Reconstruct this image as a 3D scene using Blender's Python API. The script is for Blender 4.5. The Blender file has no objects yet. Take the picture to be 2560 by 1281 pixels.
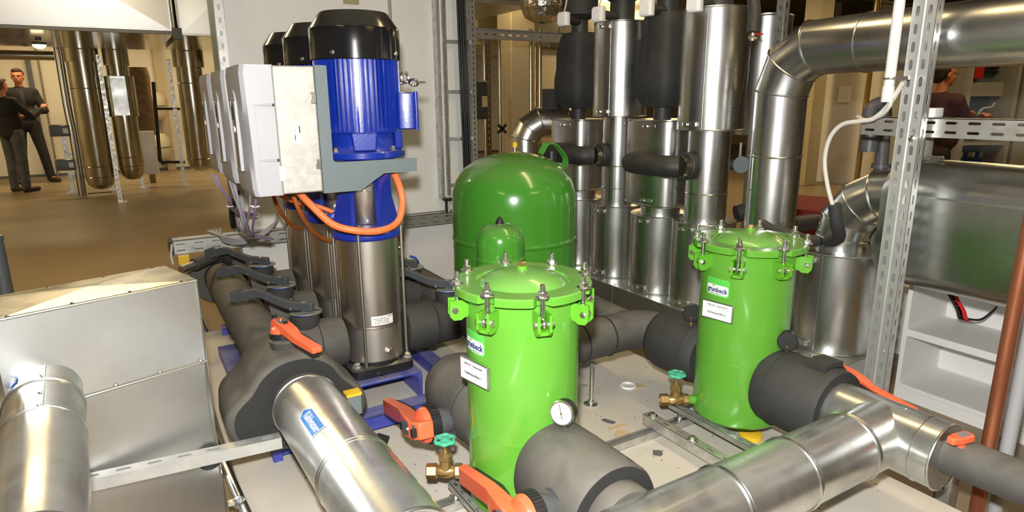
import bpy, math, random
from mathutils import Vector, Matrix
random.seed(7)
S = bpy.context.scene
COL = S.collection
V3 = Vector
PI = math.pi

# ---------------------------------------------------------------- camera
F_PX, TILT, CAM_H, ROLL, YAW = 1600.0, math.radians(13.8), 1.42, math.radians(-0.45), math.radians(-31)
Rz = Matrix.Rotation(YAW, 3, 'Z')
fwd = Rz @ V3((0, math.cos(TILT), -math.sin(TILT)))
r0 = Rz @ V3((1, 0, 0)); u0 = Rz @ V3((0, math.sin(TILT), math.cos(TILT)))
rgt = r0 * math.cos(ROLL) + u0 * math.sin(ROLL); upv = u0 * math.cos(ROLL) - r0 * math.sin(ROLL)
CAM = V3((0, 0, CAM_H))
cd = bpy.data.cameras.new('camera'); co = bpy.data.objects.new('camera', cd); COL.objects.link(co)
cd.sensor_fit = 'HORIZONTAL'; cd.sensor_width = 36; cd.lens = F_PX / 2560 * 36
cd.clip_start = .02; cd.clip_end = 200
co.matrix_world = Matrix(((rgt.x, upv.x, -fwd.x, CAM.x), (rgt.y, upv.y, -fwd.y, CAM.y), (rgt.z, upv.z, -fwd.z, CAM.z), (0, 0, 0, 1)))
S.camera = co

# ---------------------------------------------------------------- view, world, lights
S.view_settings.view_transform = 'Standard'; S.view_settings.look = 'None'
S.view_settings.exposure = 0.0; S.view_settings.gamma = 1.0; S.view_settings.use_curve_mapping = False
W = bpy.data.worlds.new('world'); S.world = W; W.use_nodes = True
bg = W.node_tree.nodes['Background']; bg.inputs[0].default_value = (1.0, .93, .82, 1); bg.inputs[1].default_value = .13

def light(name, kind, loc, energy, color=(1, 1, 1), **k):
    d = bpy.data.lights.new(name, kind); d.energy = energy; d.color = color
    o = bpy.data.objects.new(name, d); COL.objects.link(o); o.location = loc
    for a, b in k.items():
        if a == 'rot': o.rotation_euler = b
        else: setattr(d, a, b)
    return o
# the photographer's flash, on top of the camera
fl = light('camera_flash', 'SPOT', CAM + upv * .17 - rgt * .03, 380, (1.0, .985, .95), spot_size=math.radians(125), spot_blend=.5, shadow_soft_size=.035)
fl.rotation_euler = (fwd).to_track_quat('-Z', 'Y').to_euler()
WARM = (1.0, .76, .40)
LAMPS = ((-3.4, 11.4, 85, 1.5, .25), (-1.0, 13.9, 62, 1.5, .25), (1.8, 13.6, 70, 1.5, .25), (3.9, 7.2, 48, 1.5, .25), (7.2, 7.2, 90, 1.5, .25), (5.2, 11.6, 90, 1.5, .25), (9.8, 4.6, 50, .25, 1.5),
                       (6.2, 2.2, 32, .25, 1.5), (2.6, -1.6, 22, 1.5, .25), (2.1, 1.4, 24, .2, 2.6), (-1.8, .6, 18, .25, 1.5), (-.35, 6.1, 85, 1.5, .25))
for lx, ly, e, sx, sy in LAMPS:
    light('ceiling_lamp_light', 'AREA', (lx, ly, 3.12), e, WARM, shape='RECTANGLE', size=sx, size_y=sy)

# ---------------------------------------------------------------- materials
MATS = {}
def mat(name, col, rough=.5, metal=0., col2=None, vscale=6., vdet=4., bump=0., bscale=80., rvar=0., coat=0., dust=None, dustk=.5, dscale=9., spec=None, emit=0., stretch=None, contrast=(.35, .65), dlo=-.3):
    m = bpy.data.materials.new(name); m.use_nodes = True; MATS[name] = m
    nt = m.node_tree; n = nt.nodes; L = nt.links; b = n['Principled BSDF']
    def val(x): return (x[0], x[1], x[2], 1)
    b.inputs['Base Color'].default_value = val(col); b.inputs['Roughness'].default_value = rough; b.inputs['Metallic'].default_value = metal
    if coat: b.inputs['Coat Weight'].default_value = coat; b.inputs['Coat Roughness'].default_value = .08
    if spec is not None: b.inputs['Specular IOR Level'].default_value = spec
    if emit: b.inputs['Emission Color'].default_value = val(col); b.inputs['Emission Strength'].default_value = emit
    tc = n.new('ShaderNodeTexCoord'); vec = tc.outputs['Object']
    if stretch:
        mp = n.new('ShaderNodeMapping'); mp.inputs['Scale'].default_value = stretch; L.new(vec, mp.inputs[0]); vec = mp.outputs[0]
    out = None
    if col2 is not None or rvar:
        nz = n.new('ShaderNodeTexNoise'); nz.inputs['Scale'].default_value = vscale; nz.inputs['Detail'].default_value = vdet; L.new(vec, nz.inputs['Vector'])
        mr = n.new('ShaderNodeMapRange'); mr.inputs[1].default_value = contrast[0]; mr.inputs[2].default_value = contrast[1]; L.new(nz.outputs[0], mr.inputs[0])
        if col2 is not None:
            mx = n.new('ShaderNodeMix'); mx.data_type = 'RGBA'; mx.inputs[6].default_value = val(col); mx.inputs[7].default_value = val(col2)
            L.new(mr.outputs[0], mx.inputs[0]); out = mx.outputs[2]
        if rvar:
            r2 = n.new('ShaderNodeMapRange'); r2.inputs[3].default_value = rough - rvar; r2.inputs[4].default_value = rough + rvar
            L.new(mr.outputs[0], r2.inputs[0]); L.new(r2.outputs[0], b.inputs['Roughness'])
    if dust is not None:       # settled dust and scuffs: patches with their own outline, denser on faces that look up
        ge = n.new('ShaderNodeNewGeometry'); sp = n.new('ShaderNodeSeparateXYZ'); L.new(ge.outputs['Normal'], sp.inputs[0])
        m1 = n.new('ShaderNodeMapRange'); m1.inputs[1].default_value = dlo; m1.inputs[2].default_value = .9; L.new(sp.outputs[2], m1.inputs[0])
        nz2 = n.new('ShaderNodeTexNoise'); nz2.inputs['Scale'].default_value = dscale; nz2.inputs['Detail'].default_value = 6; nz2.inputs['Distortion'].default_value = .6; L.new(tc.outputs['Object'], nz2.inputs['Vector'])
        m2 = n.new('ShaderNodeMapRange'); m2.inputs[1].default_value = .38; m2.inputs[2].default_value = .62; L.new(nz2.outputs[0], m2.inputs[0])
        a1 = n.new('ShaderNodeMath'); a1.operation = 'MULTIPLY'; L.new(m1.outputs[0], a1.inputs[0])
        a2 = n.new('ShaderNodeMath'); a2.operation = 'MULTIPLY_ADD'; L.new(m2.outputs[0], a2.inputs[0]); a2.inputs[1].default_value = .55; a2.inputs[2].default_value = .45
        L.new(a2.outputs[0], a1.inputs[1])
        a3 = n.new('ShaderNodeMath'); a3.operation = 'MULTIPLY'; L.new(a1.outputs[0], a3.inputs[0]); a3.inputs[1].default_value = dustk
        mx2 = n.new('ShaderNodeMix'); mx2.data_type = 'RGBA'; L.new(a3.outputs[0], mx2.inputs[0])
        if out: L.new(out, mx2.inputs[6])
        else: mx2.inputs[6].default_value = val(col)
        mx2.inputs[7].default_value = val(dust); out = mx2.outputs[2]
        if metal:
            ms = n.new('ShaderNodeMath'); ms.operation = 'MULTIPLY_ADD'; L.new(a3.outputs[0], ms.inputs[0]); ms.inputs[1].default_value = -metal; ms.inputs[2].default_value = metal; L.new(ms.outputs[0], b.inputs['Metallic'])
    if out: L.new(out, b.inputs['Base Color'])
    if bump:
        nb = n.new('ShaderNodeTexNoise'); nb.inputs['Scale'].default_value = bscale; nb.inputs['Detail'].default_value = 3; L.new(vec, nb.inputs['Vector'])
        bp = n.new('ShaderNodeBump'); bp.inputs['Strength'].default_value = bump; bp.inputs['Distance'].default_value = .01; L.new(nb.outputs[0], bp.inputs['Height']); L.new(bp.outputs[0], b.inputs['Normal'])
    return m

mat('galv', (.74, .75, .74), .30, 1., col2=(.50, .51, .51), vscale=5, rvar=.05, bump=.02, bscale=9)
mat('galv_dusty', (.72, .73, .72), .30, 1., col2=(.50, .51, .50), vscale=7, rvar=.07, bump=.03, bscale=8, dust=(.50, .49, .44), dustk=.22, dscale=7)
mat('galv_sheet', (.64, .65, .65), .38, 1., col2=(.52, .53, .53), vscale=4, rvar=.05, bump=.05, bscale=3.5)
mat('duct_face', (.72, .735, .745), .42, 1.)
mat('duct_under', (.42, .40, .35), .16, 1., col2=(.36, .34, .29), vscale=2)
mat('galv_top', (.62, .62, .60), .27, 1., col2=(.50, .50, .48), vscale=9, rvar=.08, bump=.06, bscale=5)
mat('galv_far', (.56, .54, .46), .22, 1., col2=(.48, .45, .36), vscale=3, rvar=.05)
mat('zinc', (.66, .66, .63), .38, .85, col2=(.48, .48, .46), vscale=24, rvar=.08, dust=(.45, .43, .37), dustk=.25)
mat('zinc_bright', (.80, .80, .78), .28, 1., col2=(.72, .72, .70), vscale=20, rvar=.03)
mat('zinc_post', (.72, .73, .72), .42, .7, col2=(.60, .61, .60), vscale=14, rvar=.04)
mat('stainless', (.72, .68, .62), .34, 1., col2=(.55, .51, .45), vscale=2, stretch=(1, 1, .15), rvar=.04)
mat('stainless_lower', (.76, .73, .68), .42, 1., col2=(.60, .57, .52), vscale=6)
mat('foam', (.048, .047, .045), .75, 0, col2=(.062, .060, .056), vscale=10, bump=.05, bscale=120, dust=(.23, .21, .172), dustk=.56, dscale=7)
mat('foam_clean', (.026, .026, .026), .72, 0, col2=(.034, .034, .033), vscale=12, bump=.04, bscale=150, dust=(.13, .12, .10), dustk=.25)
mat('foam_cut', (.022, .022, .022), .85, 0, bump=.15, bscale=220)
mat('rubber_pipe', (.024, .023, .023), .55, 0, col2=(.034, .032, .03), vscale=9, dust=(.16, .14, .11), dustk=.3)
mat('green_paint', (.115, .36, .036), .26, 0, coat=.4, col2=(.110, .345, .034), vscale=3, dlo=.3, dust=(.36, .42, .26), dustk=.22, dscale=5)
mat('green_tank', (.062, .285, .026), .22, 0, dlo=.35, coat=.6, dust=(.24, .30, .15), dustk=.35, dscale=6)
mat('green_lug', (.11, .37, .024), .3, 0, coat=.3)
mat('green_band', (.08, .46, .05), .5)
mat('blue_paint', (.008, .030, .33), .27, 0, coat=.4, dlo=.2, dust=(.25, .25, .34), dustk=.30, dscale=14, bump=.03, bscale=90)
mat('blue_skid', (.022, .036, .34), .42, 0, dust=(.33, .33, .38), dustk=.5, dscale=11)
mat('black_gloss', (.010, .010, .011), .16, 0, coat=.3, dust=(.22, .20, .14), dustk=.35, dscale=6, dlo=.35)
mat('black_cast', (.014, .014, .015), .35, 0, dlo=.2, coat=.3, dust=(.20, .19, .17), dustk=.4, dscale=14)
mat('black_plastic', (.018, .018, .019), .4)
mat('black_cable', (.012, .012, .012), .4)
mat('dark_grey', (.075, .085, .095), .45, 0, dust=(.25, .24, .21), dustk=.4)
mat('lever_grey', (.047, .056, .066), .42, 0, dust=(.24, .22, .18), dustk=.45, dscale=16)
mat('bracket_grey', (.165, .205, .215), .45, 0, col2=(.155, .195, .205), vscale=15)
mat('drive_plastic', (.46, .46, .49), .45, 0, col2=(.43, .43, .46), vscale=3, bump=.02, bscale=200)
mat('drive_panel', (.26, .24, .20), .4, 0)
mat('drive_housing', (.60, .585, .535), .5, .35, col2=(.50, .485, .44), vscale=38, vdet=6, bump=.06, bscale=160)
mat('white_plastic', (.80, .80, .80), .4)
mat('grey_plastic', (.085, .088, .095), .4)
mat('orange_lever', (.90, .135, .045), .35, 0, coat=.2, dust=(.75, .45, .35), dustk=.15)
mat('orange_hose', (.92, .20, .05), .45, 0, dust=(.7, .45, .35), dustk=.2)
mat('orange_braid', (.62, .17, .035), .4, .3, bump=.6, bscale=260)
mat('brass', (.55, .36, .14), .34, .9, col2=(.45, .29, .11), vscale=30, rvar=.06, dust=(.4, .33, .22), dustk=.25)
mat('copper', (.52, .19, .10), .34, .75, col2=(.42, .15, .08), vscale=8, rvar=.07)
mat('valve_wheel', (.05, .42, .25), .4, 0, dust=(.5, .6, .5), dustk=.15)
mat('yellow_plastic', (.88, .55, .03), .4)
mat('red_plastic', (.62, .02, .02), .4)
mat('blue_plastic', (.015, .06, .40), .4)
mat('foil', (.62, .60, .56), .22, 1., bump=.9, bscale=22, col2=(.5, .47, .4), vscale=9)
mat('white_wall', (.90, .89, .85), .5, 0, col2=(.82, .81, .77), vscale=2.5, bump=.015, bscale=30)
mat('white_board', (.78, .78, .77), .45, 0, dust=(.50, .48, .42), dustk=.3, dscale=3)
mat('far_wall', (.66, .62, .54), .6, 0, col2=(.60, .56, .48), vscale=1.2)
mat('yellow_wall', (.50, .41, .24), .6, 0, col2=(.45, .36, .2), vscale=1.1)
mat('column_paint', (.46, .38, .25), .6, 0, col2=(.42, .35, .22), vscale=1.5)
mat('ceiling_paint', (.13, .11, .08), .8, 0, col2=(.09, .075, .05), vscale=1.3)
mat('floor_concrete', (.26, .195, .118), .42, 0, col2=(.205, .152, .09), vscale=.7, rvar=.06, bump=.01, bscale=14)
mat('plinth_concrete', (.62, .575, .50), .72, 0, col2=(.54, .50, .43), vscale=3.5, vdet=8, bump=.05, bscale=40)
mat('cardboard_beige', (.55, .42, .24), .7)
mat('cream_mark', (.55, .50, .40), .6)
mat('pipe_grey', (.36, .365, .38), .45)
mat('cabinet_grey', (.40, .385, .34), .5)
mat('paper', (.82, .82, .81), .55)
mat('ink', (.02, .02, .022), .6)
mat('ink_grey', (.22, .23, .25), .6)
mat('logo_blue', (.008, .03, .13), .5)
mat('logo_green', (.09, .45, .05), .4)
mat('sticker_green', (.105, .56, .075), .35)
mat('arrow_blue', (.015, .20, .58), .4)
mat('glass_clear', (.8, .82, .82), .1, 0, spec=.6)
mat('skin_tone', (.62, .235, .12), .5, 0, col2=(.56, .19, .09), vscale=9)
mat('hair_brown', (.035, .018, .010), .6, 0, bump=.4, bscale=150)
mat('hair_light', (.11, .06, .03), .6, 0, bump=.4, bscale=150)
mat('cloth_black', (.012, .011, .011), .85, 0, bump=.1, bscale=40)
mat('cloth_shirt', (.03, .025, .04), .8)
mat('cloth_maroon', (.060, .020, .024), .85, 0, col2=(.045, .015, .018), vscale=6, bump=.15, bscale=18)
mat('cloth_jeans', (.10, .10, .105), .85, 0, col2=(.06, .06, .068), vscale=7, bump=.1, bscale=30)
mat('cloth_dark_jeans', (.020, .020, .024), .85, 0, bump=.1, bscale=30)
mat('shoe', (.045, .026, .015), .5)
mat('lamp_glow', (1.0, .80, .42), .4, emit=5.)
mat('cable_grey', (.34, .34, .35), .5)
mat('cable_violet', (.40, .24, .46), .5)
mat('cable_white', (.62, .60, .55), .45)
mat('actuator_blue', (.13, .15, .20), .45)
mat('red_sheet', (.22, .006, .008), .5)
mat('stone_wool', (.20, .13, .07), .9, 0, col2=(.13, .08, .04), vscale=9, bump=.4, bscale=30)

# ---------------------------------------------------------------- mesh helpers
def perp(d):
    d = d.normalized(); a = V3((0, 0, 1)) if abs(d.z) < .9 else V3((1, 0, 0))
    u = d.cross(a).normalized(); return u, d.cross(u).normalized()

def spline(pts, n=8, closed=False):
    P = [V3(p) for p in pts]; out = []
    m = len(P)
    for i in range(m if closed else m - 1):
        if closed: a, b, c, d = P[i - 1], P[i], P[(i + 1) % m], P[(i + 2) % m]
        else: b, c = P[i], P[i + 1]; a = P[i - 1] if i else b * 2 - c; d = P[i + 2] if i + 2 < m else c * 2 - b
        for k in range(n):
            t = k / n
            out.append(.5 * ((2 * b) + (c - a) * t + (2 * a - 5 * b + 4 * c - d) * t * t + (3 * b - a - 3 * c + d) * t ** 3))
    if not closed: out.append(P[-1])
    return out

def arc3(c, u, v, r, a0, a1, n):
    c, u, v = V3(c), V3(u), V3(v)
    return [c + u * (r * math.cos(a0 + (a1 - a0) * i / n)) + v * (r * math.sin(a0 + (a1 - a0) * i / n)) for i in range(n + 1)]

class MB:
    def __init__(s): s.v = []; s.f = []
    def add(s, vs, fs):
        o = len(s.v); s.v += [tuple(v) for v in vs]; s.f += [tuple(o + i for i in f) for f in fs]; return s
    def box(s, c, sz, R=None):
        c = V3(c); h = V3(sz) / 2; vs = []
        for x in (-1, 1):
            for y in (-1, 1):
                for z in (-1, 1):
                    p = V3((x * h.x, y * h.y, z * h.z)); vs.append(c + (R @ p if R else p))
        return s.add(vs, [(0, 1, 3, 2), (4, 6, 7, 5), (0, 4, 5, 1), (2, 3, 7, 6), (0, 2, 6, 4), (1, 5, 7, 3)])
    def bb(s, a, b):
        a, b = V3(a), V3(b); return s.box((a + b) / 2, b - a)
    def rbox(s, c, sz, r, R=None, n=3):          # box with rounded vertical (local z) edges and a small chamfer
        hx, hy, hz = sz[0] / 2, sz[1] / 2, sz[2] / 2; c = V3(c)
        out = []
        for cx, cy, a0 in ((hx - r, hy - r, 0), (-hx + r, hy - r, PI / 2), (-hx + r, -hy + r, PI), (hx - r, -hy + r, 1.5 * PI)):
            for k in range(n + 1):
                a = a0 + PI / 2 * k / n; out.append((cx + r * math.cos(a), cy + r * math.sin(a)))
        e = min(r * .35, hz * .4); m = len(out); vs = []
        for z, k in ((-hz, 1 - e / max(hx, .001)), (-hz + e, 1), (hz - e, 1), (hz, 1 - e / max(hx, .001))):
            for x, y in out:
                q = V3((x * k, y * k, z)); vs.append(c + (R @ q if R else q))
        fs = [tuple(range(m - 1, -1, -1)), tuple(range(3 * m, 4 * m))]
        for l in range(3):
            for i in range(m): j = (i + 1) % m; fs.append((l * m + i, l * m + j, (l + 1) * m + j, (l + 1) * m + i))
        return s.add(vs, fs)
    def lathe(s, prof, p0=(0, 0, 0), axis=(0, 0, 1), n=32, a0=0., a1=None, sx=1., sy=1., cap=True):
        p0 = V3(p0); ax = V3(axis).normalized(); u, w = perp(ax)
        if abs(ax.z) > .99: u, w = V3((1, 0, 0)), V3((0, 1, 0)) * (1 if ax.z > 0 else -1)
        vs = []; fs = []; full = a1 is None; span = 2 * PI if full else a1 - a0; cnt = n if full else n + 1
        for r, h in prof:
            for i in range(cnt):
                a = a0 + span * i / n; vs.append(p0 + ax * h + u * (r * sx * math.cos(a)) + w * (r * sy * math.sin(a)))
        for k in range(len(prof) - 1):
            for i in range(n if full else n):
                j = (i + 1) % cnt if full else i + 1
                fs.append((k * cnt + i, k * cnt + j, (k + 1) * cnt + j, (k + 1) * cnt + i))
        if full and cap:
            if prof[0][0] > 1e-6: fs.append(tuple(range(cnt - 1, -1, -1)))
            if prof[-1][0] > 1e-6: fs.append(tuple(range((len(prof) - 1) * cnt, len(prof) * cnt)))
        return s.add(vs, fs)
    def cyl(s, p0, p1, r, r1=None, n=24, bev=0.):
        p0, p1 = V3(p0), V3(p1); d = p1 - p0; l = d.length; r1 = r if r1 is None else r1
        if bev: pr = [(r - bev, 0), (r, bev), (r1, l - bev), (r1 - bev, l)]
        else: pr = [(r, 0), (r1, l)]
        return s.lathe(pr, p0, d, n)
    def tube(s, pts, r, n=12, cap=True, closed=False, rads=None):
        P = [V3(p) for p in pts]; P = [p for i, p in enumerate(P) if i == 0 or (p - P[i - 1]).length > 1e-6]; m = len(P)
        dirs = [(P[(i + 1) % m] - P[i]).normalized() for i in range(m if closed else m - 1)]
        u, w = perp(dirs[0]); vs = []; s.rings = []
        for i in range(m):
            if closed: d1 = dirs[i - 1]; d2 = dirs[i]
            else: d1 = dirs[i - 1] if i else dirs[0]; d2 = dirs[i] if i < m - 1 else dirs[-1]
            nn = d1 + d2; nn = nn.normalized() if nn.length > 1e-6 else d1
            rr = rads[i] if rads else r; ring = []
            for k in range(n):
                a = 2 * PI * k / n; c = u * (rr * math.cos(a)) + w * (rr * math.sin(a)); dn = d1.dot(nn)
                ring.append(P[i] + (c - d1 * (c.dot(nn) / dn) if dn > .2 else c))
            vs += ring; s.rings.append(ring)
            q = d1.rotation_difference(d2); u = q @ u; w = q @ w
        fs = []; cnt = m if closed else m - 1
        for i in range(cnt):
            for k in range(n):
                a, b = i * n, ((i + 1) % m) * n; j = (k + 1) % n; fs.append((a + k, a + j, b + j, b + k))
        if cap and not closed: fs.append(tuple(range(n - 1, -1, -1))); fs.append(tuple(range((m - 1) * n, m * n)))
        return s.add(vs, fs)
    def ring(s, c, axis, R, r, n=32, k=6):
        u, w = perp(V3(axis)); c = V3(c)
        return s.tube([c + u * (R * math.cos(2 * PI * i / n)) + w * (R * math.sin(2 * PI * i / n)) for i in range(n)], r, k, closed=True)
    def ext(s, poly, o, ux, uy, dep):            # polygon in (ux,uy) extruded along dep
        o, ux, uy, dep = V3(o), V3(ux), V3(uy), V3(dep); m = len(poly)
        a = [o + ux * x + uy * y for x, y in poly]; vs = a + [p + dep for p in a]
        fs = [tuple(range(m - 1, -1, -1)), tuple(range(m, 2 * m))] + [(i, (i + 1) % m, m + (i + 1) % m, m + i) for i in range(m)]
        return s.add(vs, fs)
    def slots(s, o, ul, uw, L, Wd, pitch, sl, sw, t=.0025, off=0.):   # plate with a row of long holes
        o, ul, uw = V3(o), V3(ul).normalized(), V3(uw).normalized(); nn = ul.cross(uw).normalized() * t
        cnt = max(1, int(round(L / pitch))); pt = L / cnt; a = max(.001, sl / 2 - sw / 2); h = sw / 2; q = h * .5
        for i in range(cnt):
            cx = pt * (i + .5)
            inn = [(-a, -h), (a, -h), (a + h * .85, -q), (a + h * .85, q), (a, h), (-a, h), (-a - h * .85, q), (-a - h * .85, -q)]
            X, Y = pt / 2, Wd / 2
            outr = [(-a, -Y), (a, -Y), (X, -Y), (X, -q), (X, q), (X, Y), (a, Y), (-a, Y), (-X, Y), (-X, q), (-X, -q), (-X, -Y)]
            fr = []
            for z in (0, 1):
                fr += [o + ul * (cx + x) + uw * (y + off) + nn * z for x, y in inn] + [o + ul * (cx + x) + uw * (y + off) + nn * z for x, y in outr]
            f = [(0, 1, 9, 8), (1, 2, 11, 10, 9), (2, 3, 12, 11), (3, 4, 14, 13, 12), (4, 5, 15, 14), (5, 6, 17, 16, 15), (6, 7, 18, 17), (7, 0, 8, 19, 18)]
            fs = [tuple(reversed(x)) for x in f] + [tuple(k + 20 for k in x) for x in f] + [(k, (k + 1) % 8, 20 + (k + 1) % 8, 20 + k) for k in range(8)]
            s.add(fr, fs)
        return s
    def plate(s, o, ul, uw, L, Wd, t=.0025):
        o, ul, uw = V3(o), V3(ul).normalized(), V3(uw).normalized(); nn = ul.cross(uw).normalized()
        return s.ext([(0, -Wd / 2), (L, -Wd / 2), (L, Wd / 2), (0, Wd / 2)], o, ul, uw, nn * t)

def mesh_of(mb, off=(0, 0, 0), name='m', ang=35):
    o = V3(off); me = bpy.data.meshes.new(name)
    me.from_pydata([V3(v) - o for v in mb.v], [], mb.f); me.update()
    me.polygons.foreach_set('use_smooth', [True] * len(me.polygons))
    try: me.set_sharp_from_angle(angle=math.radians(ang))
    except Exception: pass
    return me

def root_of(o):
    while o.parent: o = o.parent
    return o
def wloc(o):
    l = V3(o.location)
    while o.parent: o = o.parent; l += o.location
    return l
def tag(o, label=None, cat=None, group=None, kind=None):
    if label: o['label'] = label
    if cat: o['category'] = cat
    if group: o['group'] = group
    if kind: o['kind'] = kind
    return o
def thing(name, label, cat, loc=(0, 0, 0), group=None):
    o = bpy.data.objects.new(name, None); COL.objects.link(o); o.location = loc; o.empty_display_size = .05
    return tag(o, label, cat, group)
def obj(name, mb, m, parent=None, ang=35, local=False, bevel=0., label=None):
    # vertices are given in world coordinates unless local (then relative to the parent's thing)
    off = (0, 0, 0)
    if parent is not None and not local: off = wloc(parent)
    me = mesh_of(mb, off, name, ang); me.materials.append(MATS[m])
    o = bpy.data.objects.new(name, me); COL.objects.link(o)
    if parent is not None: o.parent = parent
    if bevel:
        b = o.modifiers.new('bevel', 'BEVEL'); b.width = bevel; b.segments = 2; b.limit_method = 'ANGLE'; b.angle_limit = math.radians(40)
    if label: o['label'] = label
    return o
def solo(name, mb, m, label, cat, group=None, ang=35, bevel=0., base=None):
    # a thing that is one mesh; its origin goes to the middle of its base
    if base is None:
        xs = [v[0] for v in mb.v]; ys = [v[1] for v in mb.v]; zs = [v[2] for v in mb.v]
        base = ((min(xs) + max(xs)) / 2, (min(ys) + max(ys)) / 2, min(zs))
    me = mesh_of(mb, base, name, ang); me.materials.append(MATS[m])
    o = bpy.data.objects.new(name, me); COL.objects.link(o); o.location = base
    if bevel:
        b = o.modifiers.new('bevel', 'BEVEL'); b.width = bevel; b.segments = 2; b.limit_method = 'ANGLE'; b.angle_limit = math.radians(40)
    return tag(o, label, cat, group)
def struct(name, mb, m, ang=35, bevel=0.):
    o = solo(name, mb, m, None, None, None, ang, bevel); o['kind'] = 'structure'; return o
def copy_tree(o, parent=None):
    c = o.copy(); COL.objects.link(c); c.parent = parent
    for ch in list(o.children):
        copy_tree(ch, c)
    return c
def inst(name, me, parent, loc=(0, 0, 0), rot=(0, 0, 0), scale=(1, 1, 1), label=None):
    o = bpy.data.objects.new(name, me); COL.objects.link(o); o.parent = parent; o.location = loc; o.rotation_euler = rot; o.scale = scale
    if label: o['label'] = label
    return o
def pre(mb, m, ang=35):
    me = mesh_of(mb, (0, 0, 0), 'shared', ang); me.materials.append(MATS[m]); return me

def text_mesh(body, size, m, bold=0.):
    cu = bpy.data.curves.new('lettering', 'FONT'); cu.body = body; cu.size = size; cu.align_x = 'CENTER'; cu.align_y = 'CENTER'; cu.offset = bold; cu.extrude = .0004; cu.resolution_u = 2
    o = bpy.data.objects.new('lettering', cu); COL.objects.link(o); bpy.context.view_layer.update()
    me = bpy.data.meshes.new_from_object(o.evaluated_get(bpy.context.evaluated_depsgraph_get()))
    bpy.data.objects.remove(o); bpy.data.curves.remove(cu); me.materials.clear(); me.materials.append(MATS[m]); return me
def lettering(body, size, m, parent, o, ux, uy, bold=0., wrap=None, sx=1., label=None):
    # flat lettering at o with its x axis along ux and y along uy; wrap=(cx,cy,r) bends it around a vertical cylinder
    me = text_mesh(body, size, m, bold); o, ux, uy = V3(o), V3(ux).normalized(), V3(uy).normalized(); nn = ux.cross(uy)
    base = wloc(parent)
    for v in me.vertices:
        c = v.co
        if wrap:
            cx, cy, r = wrap; a0 = math.atan2(o.y - cy, o.x - cx); a = a0 + c.x * sx / r; rr = r + c.z
            p = V3((cx + rr * math.cos(a), cy + rr * math.sin(a), o.z + c.y))
        else: p = o + ux * (c.x * sx) + uy * c.y + nn * c.z
        v.co = p - base
    ob = bpy.data.objects.new('lettering', me); COL.objects.link(ob); ob.parent = parent
    if label: ob['label'] = label
    return ob
# ---------------------------------------------------------------- unprojection helpers (pixel of the 2560x1281 frame -> point of the place)
def ray(x, y): return fwd + rgt * ((x - 1280) / F_PX) - upv * ((y - 640.5) / F_PX)
def PZ(x, y, z): d = ray(x, y); return CAM + d * ((z - CAM.z) / d.z)
def PY(x, y, v): d = ray(x, y); return CAM + d * (v / d.y)
def PX(x, y, v): d = ray(x, y); return CAM + d * (v / d.x)
def PD(x, y, d): return CAM + ray(x, y) * d

# ---------------------------------------------------------------- the setting
PL = .10     # top of the concrete plinth
struct('floor', MB().bb((-6, -4, -.15), (17, 16.4, 0)), 'floor_concrete')
struct('plinth', MB().bb((.20, .25, 0), (2.20, 3.98, PL)), 'plinth_concrete', bevel=.008)
struct('ceiling', MB().bb((-6, -4, 3.3), (17, 16.4, 3.45)), 'ceiling_paint')
struct('wall_partition', MB().bb((.60, 4.5, 0), (2.36, 4.72, 3.3)), 'white_wall', bevel=.004)
struct('wall_far', MB().bb((-6, 15.6, 0), (17, 15.8, 3.3)), 'far_wall')
struct('wall_left', MB().bb((-5.2, -4, 0), (-5, 15.6, 3.3)), 'far_wall')
struct('wall_right', MB().bb((16.3, -4, 0), (16.5, 15.6, 3.3)), 'yellow_wall')
struct('wall_behind', MB().bb((-5, -3.6, 0), (16.3, -3.4, 3.3)), 'far_wall')
struct('baseboard_far', MB().bb((-5, 15.57, 0), (16.3, 15.6, .05)), 'dark_grey')
# floor of steel grating beside the plinth
g = thing('floor_grating', 'small steel floor grating beside the plinth corner', 'grating', (.0, 4.35, .0))
a = MB()
for i in range(13): a.bb((-.42 + i * .06, 4.05, .03), (-.415 + i * .06, 4.65, .06))
obj('bearing_bars', a, 'zinc', g)
a = MB()
for i in range(16): a.bb((-.42, 4.05 + i * .04, .045), (.30, 4.054 + i * .04, .06))
obj('cross_rods', a, 'zinc', g)
obj('frame', MB().bb((-.425, 4.04, 0), (.305, 4.05, .06)).bb((-.425, 4.65, 0), (.305, 4.66, .06)).bb((.30, 4.04, 0), (.31, 4.66, .06)).bb((-.43, 4.04, 0), (-.42, 4.66, .06)), 'zinc', g)

def column(name, x, y, w, d, m='column_paint', h=3.3):
    o = struct(name, MB().bb((x - w / 2, y - d / 2, 0), (x + w / 2, y + d / 2, h)), m, bevel=.01); return o
column('column_1', 4.62, 7.55, .36, .36)
column('column_2', 5.45, 8.2, .34, .34, h=2.155)
column('column_3', 12.85, 8.75, .50, .5)
column('column_4', 13.2, 7.5, .5, .5)
column('column_5', 9.6, 6.6, .30, .30)
column('column_6', 6.35, 9.8, .5, .4, h=2.155)

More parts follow.
